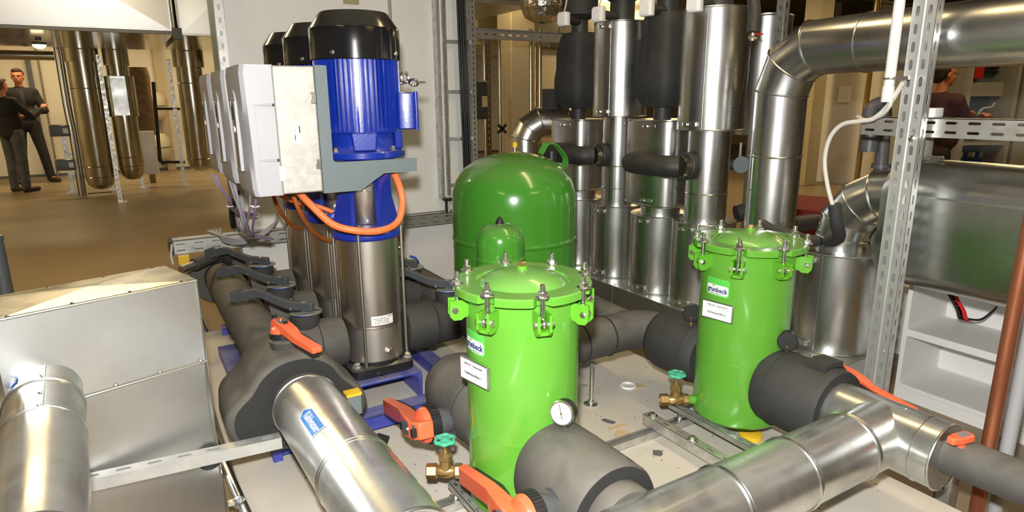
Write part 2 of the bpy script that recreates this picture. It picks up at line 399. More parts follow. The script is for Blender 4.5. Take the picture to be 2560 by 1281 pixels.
# beams, cable trays under the dark ceiling on the right
for i, (y, z) in enumerate(((2.6, 2.95), (4.4, 2.9), (6.4, 2.95))):
    x0 = 2.5 if i < 2 else 4.1; a = MB(); a.bb((x0, y, z), (13, y + .22, z + .06)); a.bb((x0, y, z), (13, y + .02, z + .12)); a.bb((x0, y + .2, z), (13, y + .22, z + .12))
    for k in range(4): a.bb((x0 + .3 + 2.5 * k, y + .10, z + .06), (x0 + .32 + 2.5 * k, y + .12, 3.3))
    tag(solo('ceiling_cable_tray', a, 'galv_far', None, None), ['cable tray under the dark ceiling, nearest one', 'cable tray under the dark ceiling, middle one', 'cable tray under the dark ceiling, farthest one'][i], 'cable tray', 'ceiling trays')
    a = MB()
    for k in range(4): a.tube(spline([(x0, y + .05 + k * .03, z + .08), (6, y + .07 + k * .03, z + .085), (9, y + .04 + k * .03, z + .08), (13, y + .06 + k * .03, z + .08)], 4), .012, 6)
    tag(solo('cable_bundle', a, 'black_cable', None, None), ['black cable bundle in the nearest ceiling tray', 'black cable bundle in the middle ceiling tray', 'black cable bundle in the farthest ceiling tray'][i], 'cables', 'ceiling cables')

# ---------------------------------------------------------------- left background: supply duct with cross-broken sheet panels
def panel(mb, x0, x1, y, z0, z1, k):
    xm, zm = (x0 + x1) / 2, (z0 + z1) / 2
    mb.add([(x0, y, z0), (x1, y, z0), (x1, y, z1), (x0, y, z1), (xm, y - k, zm)], [(0, 1, 4), (1, 2, 4), (2, 3, 4), (3, 0, 4)])
d = thing('supply_duct', 'large sheet-metal supply duct with a cross-broken side panel, above the two men', 'duct', (-.4, 9.2, 2.13))
obj('duct_body', MB().bb((-2.6, 8.0, 2.13), (.63, 10.6, 3.25)), 'galv_sheet', d)
a = MB(); panel(a, -1.15, .60, 7.995, 2.16, 3.22, .078); obj('side_panel', a, 'duct_face', d, ang=1)
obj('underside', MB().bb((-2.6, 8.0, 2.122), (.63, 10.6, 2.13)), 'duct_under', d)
a = MB(); panel(a, -2.55, -1.2, 7.995, 2.16, 3.22, .078); obj('side_panel', a, 'duct_face', d, ang=1)
obj('rear_plenum', MB().bb((-2.6, 10.6, 2.33), (2.4, 12.4, 3.25)), 'galv_far', d)
obj('flange_rim', MB().bb((-2.6, 7.96, 2.11), (.64, 8.0, 2.145)).bb((.62, 7.96, 2.11), (.65, 8.0, 3.25)), 'dark_grey', d)
d = thing('branch_duct', 'pale duct section hanging behind the wall edge, beside the black bracket', 'duct', (.9, 9, 2.13))
obj('duct_body', MB().bb((.70, 8.2, 2.13), (2.4, 10.4, 3.25)), 'galv_sheet', d)
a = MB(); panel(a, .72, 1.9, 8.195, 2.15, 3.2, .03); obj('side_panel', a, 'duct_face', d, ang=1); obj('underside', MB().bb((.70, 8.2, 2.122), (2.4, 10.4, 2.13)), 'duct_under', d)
h = thing('duct_hanger', 'black hanger bracket on two rods at the duct corner', 'bracket', (.66, 7.9, 2.1))
obj('bracket', MB().bb((.61, 7.86, 2.06), (.70, 7.95, 2.17)), 'black_plastic', h)
for dx in (.635, .675): obj('rod', MB().cyl((dx, 7.9, 2.17), (dx, 7.9, 3.3), .006, n=8), 'zinc_bright', h)
a = MB().cyl((-5.0, 10.9, 2.03), (-.62, 10.9, 2.03), .06)
solo('overhead_pipe', a, 'galv_far', 'thin pipe running along under the big supply duct', 'pipe')
l = thing('bulkhead_lamp', 'glowing oval lamp under the supply duct above the men', 'lamp', (-1.05, 11.6, 2.25))
p = PY(98, 112, 9.2); l.location = (p.x, p.y, p.z - .08)
obj('housing', MB().lathe([(.05, .03), (.068, .025), (.072, 0)], (p.x, p.y, p.z), (0, 0, 1)).cyl((p.x, p.y, p.z + .05), (p.x, p.y, 2.122), .03, n=12), 'dark_grey', l)
obj('globe', MB().lathe([(0, -.045), (.035, -.04), (.058, -.022), (.068, 0)], (p.x, p.y, p.z)), 'lamp_glow', l)

# vertical pipes hanging from the duct
def clad_pipe(label, x, y, prof, rings=(), mat_='galv_far'):
    t = thing('clad_pipe', label, 'pipe', (x, y, prof[0][1]), 'clad pipes under the supply duct')
    obj('cladding', MB().lathe(prof, (x, y, 0), n=32), mat_, t)
    for r, z in rings: obj('seam_ring', MB().ring((x, y, z), (0, 0, 1), r, .008), mat_, t)
    return t
q = PY(228, 300, 11.8); A = (q.x, q.y)
clad_pipe('leftmost shiny clad pipe with a domed lower end, beside the actuators', A[0], A[1], [(0, .10), (.10, .12), (.17, .18), (.20, .30), (.20, 2.00), (.228, 2.00), (.228, 2.33)], ((.202, .30), (.202, .46), (.202, 1.62)))
q = PY(312, 300, 11.8); B = (q.x, q.y)
clad_pipe('second shiny clad pipe with a wide sleeve at mid height', B[0], B[1], [(0, .22), (.10, .24), (.16, .32), (.175, .42), (.175, 1.20), (.205, 1.20), (.205, 1.80), (.15, 1.80), (.15, 1.96), (.175, 1.96), (.175, 2.33)], ((.177, .44), (.177, .58)))
q = PY(488, 300, 11.8); Cc = (q.x, q.y)
clad_pipe('shiny clad pipe farthest right, partly hidden by the grey drives', Cc[0], Cc[1], [(0, .30), (.10, .32), (.17, .38), (.19, .5), (.19, 1.95), (.23, 1.95), (.23, 2.33)], ((.192, .5), (.192, 1.7)))
t = thing('sleeve_highlight', 'bright flat sheet on the sleeve of the second clad pipe', 'metal sheet', (B[0], B[1] - .22, 1.2))
obj('sheet', MB().box((B[0] - .02, B[1] - .212, 1.51), (.20, .012, .58)), 'galv_sheet', t)  # added sheet in place of the rectangular highlight on the sleeve
obj('rivets', MB().box((B[0] - .02, B[1] - .22, 1.78), (.18, .004, .01)), 'zinc_bright', t)

def stand(x, y, h, label, w=.05, lean=None):
    t = thing('pipe_stand', label, 'stand', (x, y, 0), 'steel stands under the clad pipes')
    a = MB(); a.slots((x - w / 2, y, .01), (0, 0, 1), (1, 0, 0), h, w, .07, .035, .016, .004); a.plate((x - w, y - .001, .0), (0, 0, 1), (0, 1, 0), h, .03, .004); a.plate((x - .0, y - .001, .0), (0, 0, 1), (0, 1, 0), h, .03, .004)
    obj('post', a, 'zinc', t); obj('foot', MB().box((x, y, .008), (.12, .12, .016)), 'zinc', t)
    return t
for (px_, py_, hh, lb) in ((307, 505, 2.05, 'tall thin steel stand between the two clad pipes, nearest the camera'), (285, 475, .75, 'short slotted stand at the foot of the leftmost clad pipe'), (362, 470, .85, 'short stand below the white cabinet box'), (466, 463, 2.1, 'tall slotted stand beside the dark bent pipe')):
    p = PZ(px_, py_, 0); stand(p.x, p.y, hh, lb)
# actuators on their stand
p = PZ(183, 483, 0)
t = thing('actuator_stand', 'steel stand carrying two grey valve actuators, left of the clad pipes', 'stand', (p.x, p.y, 0))
obj('post', MB().box((p.x, p.y, .45), (.06, .05, .9)), 'zinc', t)
for z in (.30, .62): obj('arm', MB().box((p.x + .25, p.y + .05, z), (.55, .05, .04)), 'zinc', t)
obj('foot', MB().box((p.x, p.y, .01), (.14, .12, .02)), 'zinc', t)
for z, lb in ((.90, 'upper grey-blue valve actuator on the steel stand'), (.37, 'lower grey-blue valve actuator on the steel stand')):
    t = thing('valve_actuator', lb, 'actuator', (p.x, p.y - .06, z), 'valve actuators')
    obj('casing', MB().rbox((p.x - .02, p.y - .08, z + .085), (.29, .12, .16), .03), 'actuator_blue', t)
    obj('cover', MB().rbox((p.x - .02, p.y - .08, z + .175), (.26, .10, .02), .02), 'galv_far', t)
    obj('label_plate', MB().box((p.x + .05, p.y - .143, z + .09), (.07, .004, .08)), 'paper', t)
# tangle of thin pipes beside pipe A
for i in range(4):
    a = MB(); xx = A[0] - .32 + .028 * i; yy = A[1] + .16 + .04 * (i % 2)
    a.tube(spline([(xx, yy, 0), (xx + .008, yy, .9), (xx - .006, yy + .01, 1.4), (xx, yy, 2.33)], 5), .009 + .005 * (i % 2), 7)
    solo('thin_pipe', a, ['dark_grey', 'galv_far', 'black_plastic'][i % 3], ['dark thin pipe farthest left of the clad pipes', 'shiny thin pipe second from the left, beside the clad pipes', 'black thin pipe third from the left, beside the clad pipes', 'dark thin pipe hugging the leftmost clad pipe'][i], 'pipe', 'thin pipes beside the leftmost clad pipe')
# far background between the pipes: rough pillar, white box, tanks, bent pipe
q = PY(357, 270, 13.2)
solo('stone_wool_wrap', MB().lathe([(.05, .15), (.05, .98), (.16, 1.0), (.18, 1.3), (.165, 1.7), (.175, 2.0), (.15, 2.15)], (q.x, q.y, -.15), n=14, sx=1, sy=.8), 'stone_wool', 'brown stone-wool wrapped pipe behind the clad pipes', 'pipe')
q = PY(372, 382, 12.6); solo('white_box', MB().rbox((q.x, q.y, q.z), (.24, .16, .72), .02), 'white_plastic', 'white box hanging low beside the second clad pipe', 'box')
for (a_, b_, lb) in ((386, 265, 'upper pale expansion vessel on the far wall'), (398, 368, 'lower pale expansion vessel on the far wall')):
    q = PY(a_, b_, 15.36); t = thing('small_vessel', lb, 'vessel', (q.x, q.y, q.z - .29), 'pale vessels on the far wall'); obj('wall_bracket', MB().bb((q.x - .05, 15.4, q.z - .05), (q.x + .05, 15.6, q.z + .05)), 'dark_grey', t)
    obj('shell', MB().lathe([(0, -.29), (.13, -.27), (.20, -.18), (.21, 0), (.20, .18), (.13, .27), (0, .29)], q, n=20), 'cream_mark', t)
    obj('band', MB().ring(q, (0, 0, 1), .21, .01), 'dark_grey', t)
q0 = PY(383, 205, 12.55); q1 = PY(400, 400, 12.55); q2 = PY(412, 405, 12.55); q3 = PY(462, 405, 12.55); q4 = PY(450, 272, 12.55); q5 = PY(392, 272, 12.55)
t = thing('bent_pipe', 'thin dark pipe bent into an L in front of the pale vessels', 'pipe', (q1.x, q1.y, q1.z))
obj('run', MB().tube([q0, q1, (q1 + q2) / 2 + V3((0, 0, -.03)), q2 + V3((.03, 0, 0)), q3], .03, 10), 'black_plastic', t); obj('branch', MB().tube([q5, q4], .022, 8), 'black_plastic', t)
solo('dark_door_frame', MB().box((PY(95, 300, 15.5).x, 15.52, 1.15), (.08, .06, 2.3)), 'dark_grey', 'dark vertical frame post on the far wall behind the men', 'post')
solo('wall_conduit', MB().cyl((PY(120, 300, 15.5).x, 15.55, 0), (PY(120, 300, 15.5).x, 15.55, 2.6), .02, n=8), 'galv_far', 'thin vertical conduit on the far wall behind the men', 'conduit')
solo('wall_batten', MB().box((PY(408, 250, 15.5).x, 15.55, 1.3), (.16, .06, 2.6)), 'column_paint', 'yellowish vertical batten on the far wall right of the vessels', 'batten')
for (a_, b_) in ((250, 482),): 
    q = PZ(a_, b_, 0); t = thing('floor_drain', 'small dark slotted drain in the brown floor', 'drain', (q.x, q.y, 0)); obj('grid', MB().slots((q.x - .15, q.y, .006), (1, 0, 0), (0, 1, 0), .3, .12, .05, .09, .03, .004), 'black_cast', t); obj('frame', MB().box((q.x, q.y, .002), (.32, .14, .004)), 'black_cast', t)

# ---------------------------------------------------------------- middle background
d = thing('return_duct', 'yellow-lit duct under the ceiling beyond the white wall', 'duct', (5.3, 8.6, 2.15))
obj('duct_body', MB().bb((2.6, 8.0, 2.16), (9, 10.2, 3.2)), 'galv_far', d)
obj('lower_rim', MB().bb((2.6, 7.95, 2.13), (9, 8.0, 2.17)), 'galv_far', d)
for i in range(9): obj('rim_bolt', MB().cyl((3.4 + i * .4, 7.94, 2.15), (3.4 + i * .4, 7.95, 2.15), .015, n=6), 'zinc_bright', d)
d = thing('upper_duct', 'grey duct corner under the ceiling, left of the foil wrap', 'duct', (2.9, 6.4, 2.3))
obj('duct_body', MB().bb((2.40, 6.0, 2.36), (3.9, 7.4, 3.25)), 'galv_sheet', d)
a = MB(); panel(a, 2.42, 3.88, 5.995, 2.4, 3.2, .05); obj('side_panel', a, 'galv_sheet', d, ang=1)
# slotted strut crossing above the tank
p0 = PY(1188, 84, 4.75); p1 = PY(1430, 95, 4.75); u = V3((1, 0, 0)); p0.x = 2.22; Ls = p1.x - p0.x
t = thing('overhead_strut', 'slotted galvanised strut crossing the gap above the green tank', 'strut', p0)
obj('web', MB().slots(p0, u, (0, 0, 1), Ls + .6, .075, .075, .04, .016, .003), 'zinc', t)
obj('flange', MB().plate(p0 + V3((0, 0, .037)), u, (0, 1, 0), Ls + .6, .06, .003).plate(p0 + V3((0, 0, -.037)), u, (0, 1, 0), Ls + .6, .06, .003), 'zinc', t)
for s_ in (.15, .72): obj('bolt', MB().cyl(p0 + u * (Ls * s_) + V3((0, -.01, -.055)), p0 + u * (Ls * s_) + V3((0, -.01, -.035)), .014, n=6), 'zinc_bright', t)
# foil wrapped duct end
c = PD(1358, -14, 5.9)
t = thing('foil_wrapped_duct', 'crinkled foil-wrapped duct end hanging at the ceiling', 'duct', c + V3((0, 0, -.2)))
a = MB()
prof = [(0, -.25), (.09, -.24), (.17, -.20), (.205, -.12), (.215, 0), (.21, .3), (.21, .9)]
a.lathe(prof, c, n=40)
a.v = [(x + random.uniform(-.006, .006), y + random.uniform(-.006, .006), z + random.uniform(-.006, .006)) for x, y, z in a.v]
obj('foil', a, 'foil', t, ang=8)
obj('tape_band', MB().ring(c + V3((0, 0, .1)), (0, 0, 1), .214, .006), 'galv', t)
# thin pipes and posts in the yellow room
def vpipe(px_, depth, r, z0, z1, m, name, label, cat, grp=None):
    q = PD(px_, 300, depth); a = MB().cyl((q.x, q.y, z0), (q.x, q.y, z1), r, n=14); return solo(name, a, m, label, cat, grp)
vpipe(1327, 7.2, .022, .0, 2.16, 'galv_far', 'riser_pipe', 'left pipe of the bright pair above the clad U-bend', 'pipe', 'riser pipes')
vpipe(1349, 7.2, .022, .0, 2.16, 'galv_far', 'riser_pipe', 'right pipe of the bright pair above the clad U-bend', 'pipe', 'riser pipes')
vpipe(1338, 7.6, .02, .0, 2.16, 'brass', 'riser_pipe', 'brass-coloured pipe between the bright pair of risers', 'pipe', 'riser pipes')
vpipe(1250, 8.2, .022, .0, 2.16, 'galv_far', 'riser_pipe', 'bright riser pipe with a small valve left of the column', 'pipe', 'riser pipes')
vpipe(1213, 8.0, .02, .0, 2.16, 'galv_far', 'riser_pipe', 'bright bent riser pipe beside the black circulator', 'pipe', 'riser pipes')
q = PD(1250, 322, 8.2); t = thing('small_valve', 'small dark valve on the riser pipe left of the column', 'valve', q)
obj('body', MB().cyl(q - V3((0, 0, .04)), q + V3((0, 0, .04)), .04, n=10), 'brass', t); obj('cross_handle', MB().box(q + V3((0, -.05, 0)), (.16, .02, .03), Matrix.Rotation(.7, 3, 'Y')).box(q + V3((0, -.05, 0)), (.16, .02, .03), Matrix.Rotation(-.7, 3, 'Y')), 'black_plastic', t)
q = PD(1198, 250, 7.9); t = thing('far_circulator', 'black insulated pump behind the ladder strut with a pale square plate', 'pump', q - V3((0, 0, .25)))
obj('shell', MB().rbox(q, (.20, .2, .46), .05), 'foam_clean', t); obj('plate', MB().box(q + V3((.02, -.105, -.02)), (.07, .01, .13)), 'cardboard_beige', t)
q = PD(1222, 260, 8.3); a = MB().slots((q.x, q.y, .0), (0, 0, 1), (1, 0, 0), 2.16, .06, .08, .04, .018, .004); solo('far_strut', a, 'galv_far', 'slotted post behind the bright bent riser pipe', 'strut')
q = PD(1396, 176, 8.); t = thing('warm_lamp', 'tiny glowing lamp seen beside the black pump shell', 'lamp', q); obj('globe', MB().lathe([(0, -.03), (.025, -.02), (.03, 0), (.025, .02), (0, .03)], q, n=12), 'lamp_glow', t); obj('socket', MB().cyl(q + V3((0, 0, .025)), q + V3((0, 0, .08)), .02, n=10).cyl(q + V3((0, 0, .08)), (q.x, q.y, 3.3), .005, n=6), 'black_plastic', t)
# clad U-bend pipe behind the green tank
t = thing('clad_u_bend', 'shiny clad pipe bent over like an upside-down U behind the green tank', 'pipe', PD(1335, 400, 5.6))
c0 = PD(1313, 420, 5.6); c1 = PD(1352, 420, 5.35)
pa = V3((c0.x, c0.y, .0)); zt = PD(1335, 307, 5.5).z
pb = V3((c0.x + .42, c0.y - .20, 0)); dv = (pb - pa).normalized(); h2 = (pb - pa).length
pts = [pa, V3((pa.x, pa.y, zt - .14)), V3((pa.x, pa.y, zt - .14)) + dv * .04 + V3((0, 0, .08)), V3((pa.x, pa.y, zt)) + dv * .13, V3((pb.x, pb.y, zt)) - dv * .13, V3((pb.x, pb.y, zt - .06)) - dv * .04, V3((pb.x, pb.y, zt - .14)), pb]
a = MB().tube(pts, .13, 28); rr = a.rings; obj('cladding', a, 'galv', t, ang=20)
for k in range(1, 7): obj('seam_ring', MB().tube(rr[k], .005, 6, closed=True), 'galv', t)
obj('collar', MB().cyl(V3((pa.x, pa.y, zt)) + dv * (h2 / 2) + V3((0, 0, .11)), V3((pa.x, pa.y, zt)) + dv * (h2 / 2) + V3((0, 0, .28)), .085), 'foam_clean', t)

# ---------------------------------------------------------------- right background
c = PD(2440, 300, 6.7)
t = thing('switch_cabinet', 'grey electrical cabinet with an open front behind the man at right', 'cabinet', (c.x, c.y, 0))
Rc = Matrix.Rotation(math.radians(-31), 3, 'Z')
def cb(name, dx, dy, z, sx, sy, sz, m): return obj(name, MB().box(V3((c.x, c.y, z)) + Rc @ V3((dx, dy, 0)), (sx, sy, sz), Rc), m, t)
cb('back', .05, .25, 1.0, 1.2, .04, 2.0, 'cabinet_grey'); cb('side', -.22, .05, 1.0, .04, .4, 2.0, 'cabinet_grey'); cb('side', .26, .05, 1.0, .04, .4, 2.0, 'cabinet_grey')
cb('door', .62, -.14, 1.0, .60, .03, 2.0, 'cabinet_grey'); cb('mounting_plate', .02, .20, 1.15, .44, .02, 1.5, 'bracket_grey')
cb('shelf', .02, .05, .93, .46, .36, .03, 'cabinet_grey'); cb('cross_bar', .02, .05, 1.48, .46, .06, .14, 'cabinet_grey')
for i in range(9): cb('terminal', -.15 + i * .042, .12, .80, .03, .05, .05, ['white_plastic', 'blue_plastic', 'cardboard_beige'][i % 3])
for i in range(9): cb('terminal', -.15 + i * .042, .12, .72, .03, .05, .05, 'blue_plastic')
cb('switch', -.11, .10, 1.63, .05, .08, .11, 'red_plastic'); cb('switch', .0, .10, 1.65, .09, .08, .12, 'red_plastic'); cb('relay', .02, .05, 1.15, .12, .12, .08, 'white_plastic'); cb('relay', .07, .08, 1.14, .09, .14, .13, 'dark_grey'); cb('wire_duct', .02, .14, 1.71, .44, .06, .02, 'black_plastic'); cb('wire_duct', .02, .14, 1.66, .44, .06, .015, 'black_plastic')
obj('cable', MB().tube(spline([V3((c.x, c.y, 1.19)) + Rc @ V3((0, .0, 0)), V3((c.x, c.y, 1.28)) + Rc @ V3((.03, -.02, 0)), V3((c.x, c.y, 1.30)) + Rc @ V3((.14, 0, 0)), V3((c.x, c.y, 1.34)) + Rc @ V3((.2, .05, 0))], 5), .012, 7), 'cable_white', t)
c2 = PD(2300, 300, 8.6); solo('grey_locker', MB().rbox((c2.x, c2.y, 1.05), (.7, .5, 2.1), .02), 'cabinet_grey', 'grey locker standing behind the man at right', 'locker')
c3 = PD(2120, 300, 10.5); t = thing('far_door', 'pale door leaf in the yellow wall beyond the right-hand pipes', 'door', (c3.x, c3.y, 0)); obj('leaf', MB().box((c3.x, c3.y, 1.05), (.06, 1.0, 2.1)), 'far_wall', t); obj('frame', MB().box((c3.x, c3.y - .56, 1.1), (.1, .1, 2.2)).box((c3.x, c3.y + .56, 1.1), (.1, .1, 2.2)), 'column_paint', t); obj('notice', MB().box((c3.x - .035, c3.y + .1, 1.45), (.006, .2, .25)), 'paper', t)
c4 = PD(2160, 300, 8.4); solo('dark_conduit', MB().cyl((c4.x, c4.y, 0), (c4.x, c4.y, 3.2), .035, n=10), 'brass', 'thin brownish pipe on the far yellow wall left of the post', 'pipe')
r_ = PZ(2025, 545, .0); r2 = PZ(2100, 560, .0)
t = thing('red_crate', 'low red metal crate on the floor behind the clad riser', 'crate', (r_.x, r_.y, 0)); cR = PD(2040, 535, 6.2)
obj('body', MB().rbox((cR.x, cR.y, cR.z - .02), (.9, .5, .22), .02, Matrix.Rotation(.4, 3, 'Z')), 'red_sheet', t); obj('rim', MB().rbox((cR.x, cR.y, cR.z + .095), (.94, .54, .02), .02, Matrix.Rotation(.4, 3, 'Z')), 'red_sheet', t)
obj('support', MB().box((cR.x, cR.y, (cR.z - .13) / 2), (.6, .3, max(.05, cR.z - .13)), Matrix.Rotation(.4, 3, 'Z')), 'black_plastic', t)
# ---------------------------------------------------------------- cooling water filters
NUT = pre(MB().lathe([(.0125, 0), (.0135, .002), (.0135, .011), (.012, .013)], n=6), 'zinc_bright', 20)
WASHER = pre(MB().lathe([(.019, 0), (.020, .001), (.020, .004), (.018, .005)], n=20), 'zinc_bright')
STUD = pre(MB().cyl((0, 0, -.085), (0, 0, .026), .0075, n=12, bev=.0015), 'zinc_bright')
EYE = pre(MB().ring((0, 0, 0), (0, 1, 0), .009, .006, 16, 8), 'zinc_bright')
PIN = pre(MB().cyl((0, -.024, 0), (0, .024, 0), .0065, n=10).lathe([(.010, 0), (.010, .006), (.007, .008)], (0, .022, 0), (0, 1, 0), 6).lathe([(.010, 0), (.010, .006), (.007, .008)], (0, -.022, 0), (0, -1, 0), 6), 'zinc_bright')
_m = MB()
for sy in (-1, 1):
    _m.ext([(.164, -.028), (.190, -.048), (.212, -.048), (.222, -.036), (.222, .012), (.164, .012)], (0, sy * .0165 - .004, 0), (1, 0, 0), (0, 0, 1), (0, .008, 0))
_m.ext([(.166, -.040), (.212, -.048), (.212, -.038), (.166, -.030)], (0, -.016, 0), (1, 0, 0), (0, 0, 1), (0, .032, 0))
LUG = pre(_m, 'green_lug')
FZ0, FZ1 = .19, .90
def filt(cx, cy, label, num):
    t = thing('cooling_water_filter', label, 'filter', (cx, cy, FZ0), 'green cooling water filters')
    obj('body', MB().lathe([(.158, FZ0), (.170, FZ0 + .012), (.170, .36), (.170, .430), (.170, .438), (.1704, .441), (.1704, .445), (.170, .448), (.170, .456), (.170, .53), (.170, .72), (.170, .872)], (cx, cy, 0), n=72), 'green_paint', t, ang=28)
    # lid: flange with eight slots for the swing bolts, raised dome
    n = 96; a0 = math.radians(-106); vs = []; fs = []
    def rim(i):
        a = a0 + 2 * PI * i / n; k = i % 12
        return a, (.182 if k in (0,) else (.186 if k in (1, 11) else .2060))
    lv = [(1, .876), (1, .896), (.985, .90)]
    for k, z in lv:
        for i in range(n):
            a, r = rim(i); vs.append((cx + r * k * math.cos(a), cy + r * k * math.sin(a), z))
    for r, z in ((.142, .90), (.138, .892), (.132, .892), (.122, .903), (.095, .918), (.06, .928), (.02, .932)):
        for i in range(n):
            a = a0 + 2 * PI * i / n; vs.append((cx + r * math.cos(a), cy + r * math.sin(a), z))
    for l in range(9):
        for i in range(n): j = (i + 1) % n; fs.append((l * n + i, l * n + j, (l + 1) * n + j, (l + 1) * n + i))
    fs.append(tuple(range(9 * n, 10 * n))); fs.append(tuple(range(n - 1, -1, -1)))
    lid = obj('lid', MB().add(vs, fs), 'green_paint', t, ang=25)
    vp = obj('vent_plug', MB().cyl((cx, cy, .928), (cx, cy, .942), .016, n=20), 'green_lug', lid)
    obj('brass_screw', MB().lathe([(.013, 0), (.013, .010), (.010, .012)], (cx, cy, .942), n=6), 'brass', lid, label='brass vent screw')
    for k in range(8):
        a = a0 + k * PI / 4; rz = (0, 0, a)
        l = inst('lug', LUG, t, (0, 0, .845 - FZ0), rz)
        inst('pin', PIN, l, (.208, 0, -.016))
        b = inst('swing_bolt', STUD, t, (.197 * math.cos(a), .197 * math.sin(a), .912 - FZ0), rz)
        inst('nut', NUT, b, (0, 0, -.007)); inst('washer', WASHER, b, (0, 0, -.012)); inst('eye', EYE, b, (.010, 0, -.083))
    # sticker with the maker's name
    aa = math.radians(-178); r = .1708
    def patch(w, z0, z1, rr, rad=.008):
        m = MB(); N = 14; pts = []
        for sx, sz, s0 in ((1, 1, 0), (-1, 1, 1), (-1, -1, 2), (1, -1, 3)):
            for q in range(5):
                b = s0 * PI / 2 + PI / 2 * q / 4; pts.append((sx * (w / 2 - rad) + rad * math.cos(b), (z1 - rad if sz > 0 else z0 + rad) + rad * math.sin(b)))
        top = [];
        for k in range(N + 1):
            x = -w / 2 + w * k / N; e = max(0, abs(x) - (w / 2 - rad)); dz = rad - math.sqrt(max(0, rad * rad - e * e)); top.append((x, z0 + dz, z1 - dz))
        vs = []; fs = []
        for x, za, zb in top:
            b = aa + x / rr; vs += [(cx + rr * math.cos(b), cy + rr * math.sin(b), za), (cx + rr * math.cos(b), cy + rr * math.sin(b), zb)]
        for k in range(N): fs.append((2 * k, 2 * k + 2, 2 * k + 3, 2 * k + 1))
        return m.add(vs, fs)
    st = obj('name_sticker', patch(.104, .704, .772, r), 'sticker_green', t, label='light green sticker with a white name field')
    obj('white_field', patch(.096, .709, .747, r + .0006, .006), 'paper', st)
    o = V3((cx + (r + .001) * math.cos(aa), cy + (r + .001) * math.sin(aa), .7275))
    lettering('gr\u0131\u0131nbeck'.replace('\u0131\u0131', 'u'), .0265, 'logo_blue', st, o, (0, -1, 0), (0, 0, 1), bold=.0006, wrap=(cx, cy, r + .001), sx=.90)
    for dx in (-.0165, -.0105):
        b = aa + dx / r; q = V3((cx + (r + .0012) * math.cos(b), cy + (r + .0012) * math.sin(b), .7430)); obj('umlaut_dot', MB().lathe([(.0028, 0), (.0028, .0006)], q, (math.cos(b), math.sin(b), 0), 10), 'logo_green', st)
    o2 = V3((o.x, o.y, .7128)); lettering('WASSERAUFBEREITUNG', .0062, 'ink_grey', st, o2, (0, -1, 0), (0, 0, 1), wrap=(cx, cy, r + .001), sx=.95)
    # name plate in a clear frame
    an = math.radians(-170); nx = V3((math.cos(an), math.sin(an), 0)); tx = V3((-math.sin(an), math.cos(an), 0)); c = V3((cx, cy, .652)) + nx * .178 - tx * .008
    Rn = Matrix((( tx.x, 0, nx.x), (tx.y, 0, nx.y), (0, 1, 0)))
    pl = obj('name_plate', MB().box(c, (.128, .070, .011), Rn), 'zinc_bright', t, bevel=.0015, label='name plate in a clear frame')
    obj('paper_insert', MB().box(c + nx * .0062, (.119, .061, .0012), Rn), 'paper', pl)
    obj('stand_off', MB().box(c - nx * .008, (.05, .03, .008), Rn), 'zinc_bright', pl)
    lettering('HEROLD - Haustechnik', .0085, 'ink', pl, c + nx * .0072 + V3((0, 0, .020)), tx, (0, 0, 1), sx=1.0)
    lettering('K\u00fchlwasserfilter ' + num, .0125, 'ink', pl, c + nx * .0072 + V3((0, 0, -.008)), tx, (0, 0, 1), sx=.86)
    obj('rule', MB().box(c + nx * .0071 + V3((0, 0, .0115)), (.105, .0007, .0006), Rn), 'ink_grey', pl)
    return t
F1 = (.968, 1.553); F2 = (1.986, 1.56)
filt(F1[0], F1[1], 'nearest green filter vessel, plate reading Kuehlwasserfilter 1', '1')
filt(F2[0], F2[1], 'farther green filter vessel, plate reading Kuehlwasserfilter 2', '2')

# ---------------------------------------------------------------- insulated pipework on the plinth
NZ = .37
def insul(name, label, cat='insulation', loc=(0, 0, 0), grp=None): return thing(name, label, cat, loc, grp)
# front nozzle of filter 1
t = insul('insulated_nozzle', 'thick black foam sleeve on the front outlet of the nearest filter', 'pipe', (F1[0], 1.25, NZ - .14))
x = F1[0]
obj('foam_sleeve', MB().lathe([(.125, .0), (.139, .02), (.142, .10), (.143, .20), (.142, .285), (.134, .295), (.085, .296), (.085, .28)], (x, 1.40, NZ), (0, -1, 0), 56), 'foam', t, ang=50)
obj('cut_face', MB().lathe([(.136, .0), (.136, .003), (.09, .003), (.09, 0)], (x, 1.1055, NZ), (0, -1, 0), 56), 'foam_cut', t)
obj('flange_wrap', MB().lathe([(.098, 0), (.102, .01), (.102, .05), (.096, .062), (.075, .065)], (x, 1.115, NZ), (0, -1, 0), 48), 'foam', t, ang=50)
obj('pipe_sleeve', MB().lathe([(.078, 0), (.082, .03), (.086, .09), (.088, .12), (.088, .3)], (x, 1.07, NZ), (0, -1, 0), 40), 'foam', t, ang=50)
obj('split_notch', MB().ext([(-.02, 0), (.0, .012), (.02, .004), (.0, -.006)], (x + .075, 1.14, NZ + .119), (0, 1, 0), (.8, 0, -.6), (0, 0, .004)), 'foam_cut', t)
# rear nozzle of filter 1
t = insul('insulated_nozzle', 'dusty black foam sleeve behind the nearest filter, beside the orange lever', 'pipe', (x, 1.95, NZ - .13))
obj('foam_sleeve', MB().lathe([(.125, 0), (.13, .02), (.132, .12), (.134, .26), (.128, .33), (.11, .37), (.07, .385), (0, .386)], (x, 1.70, NZ), (0, 1, 0), 48), 'foam', t, ang=60)
obj('seam', MB().ring((x, 1.80, NZ), (0, 1, 0), .1325, .002, 48, 4), 'foam_cut', t)
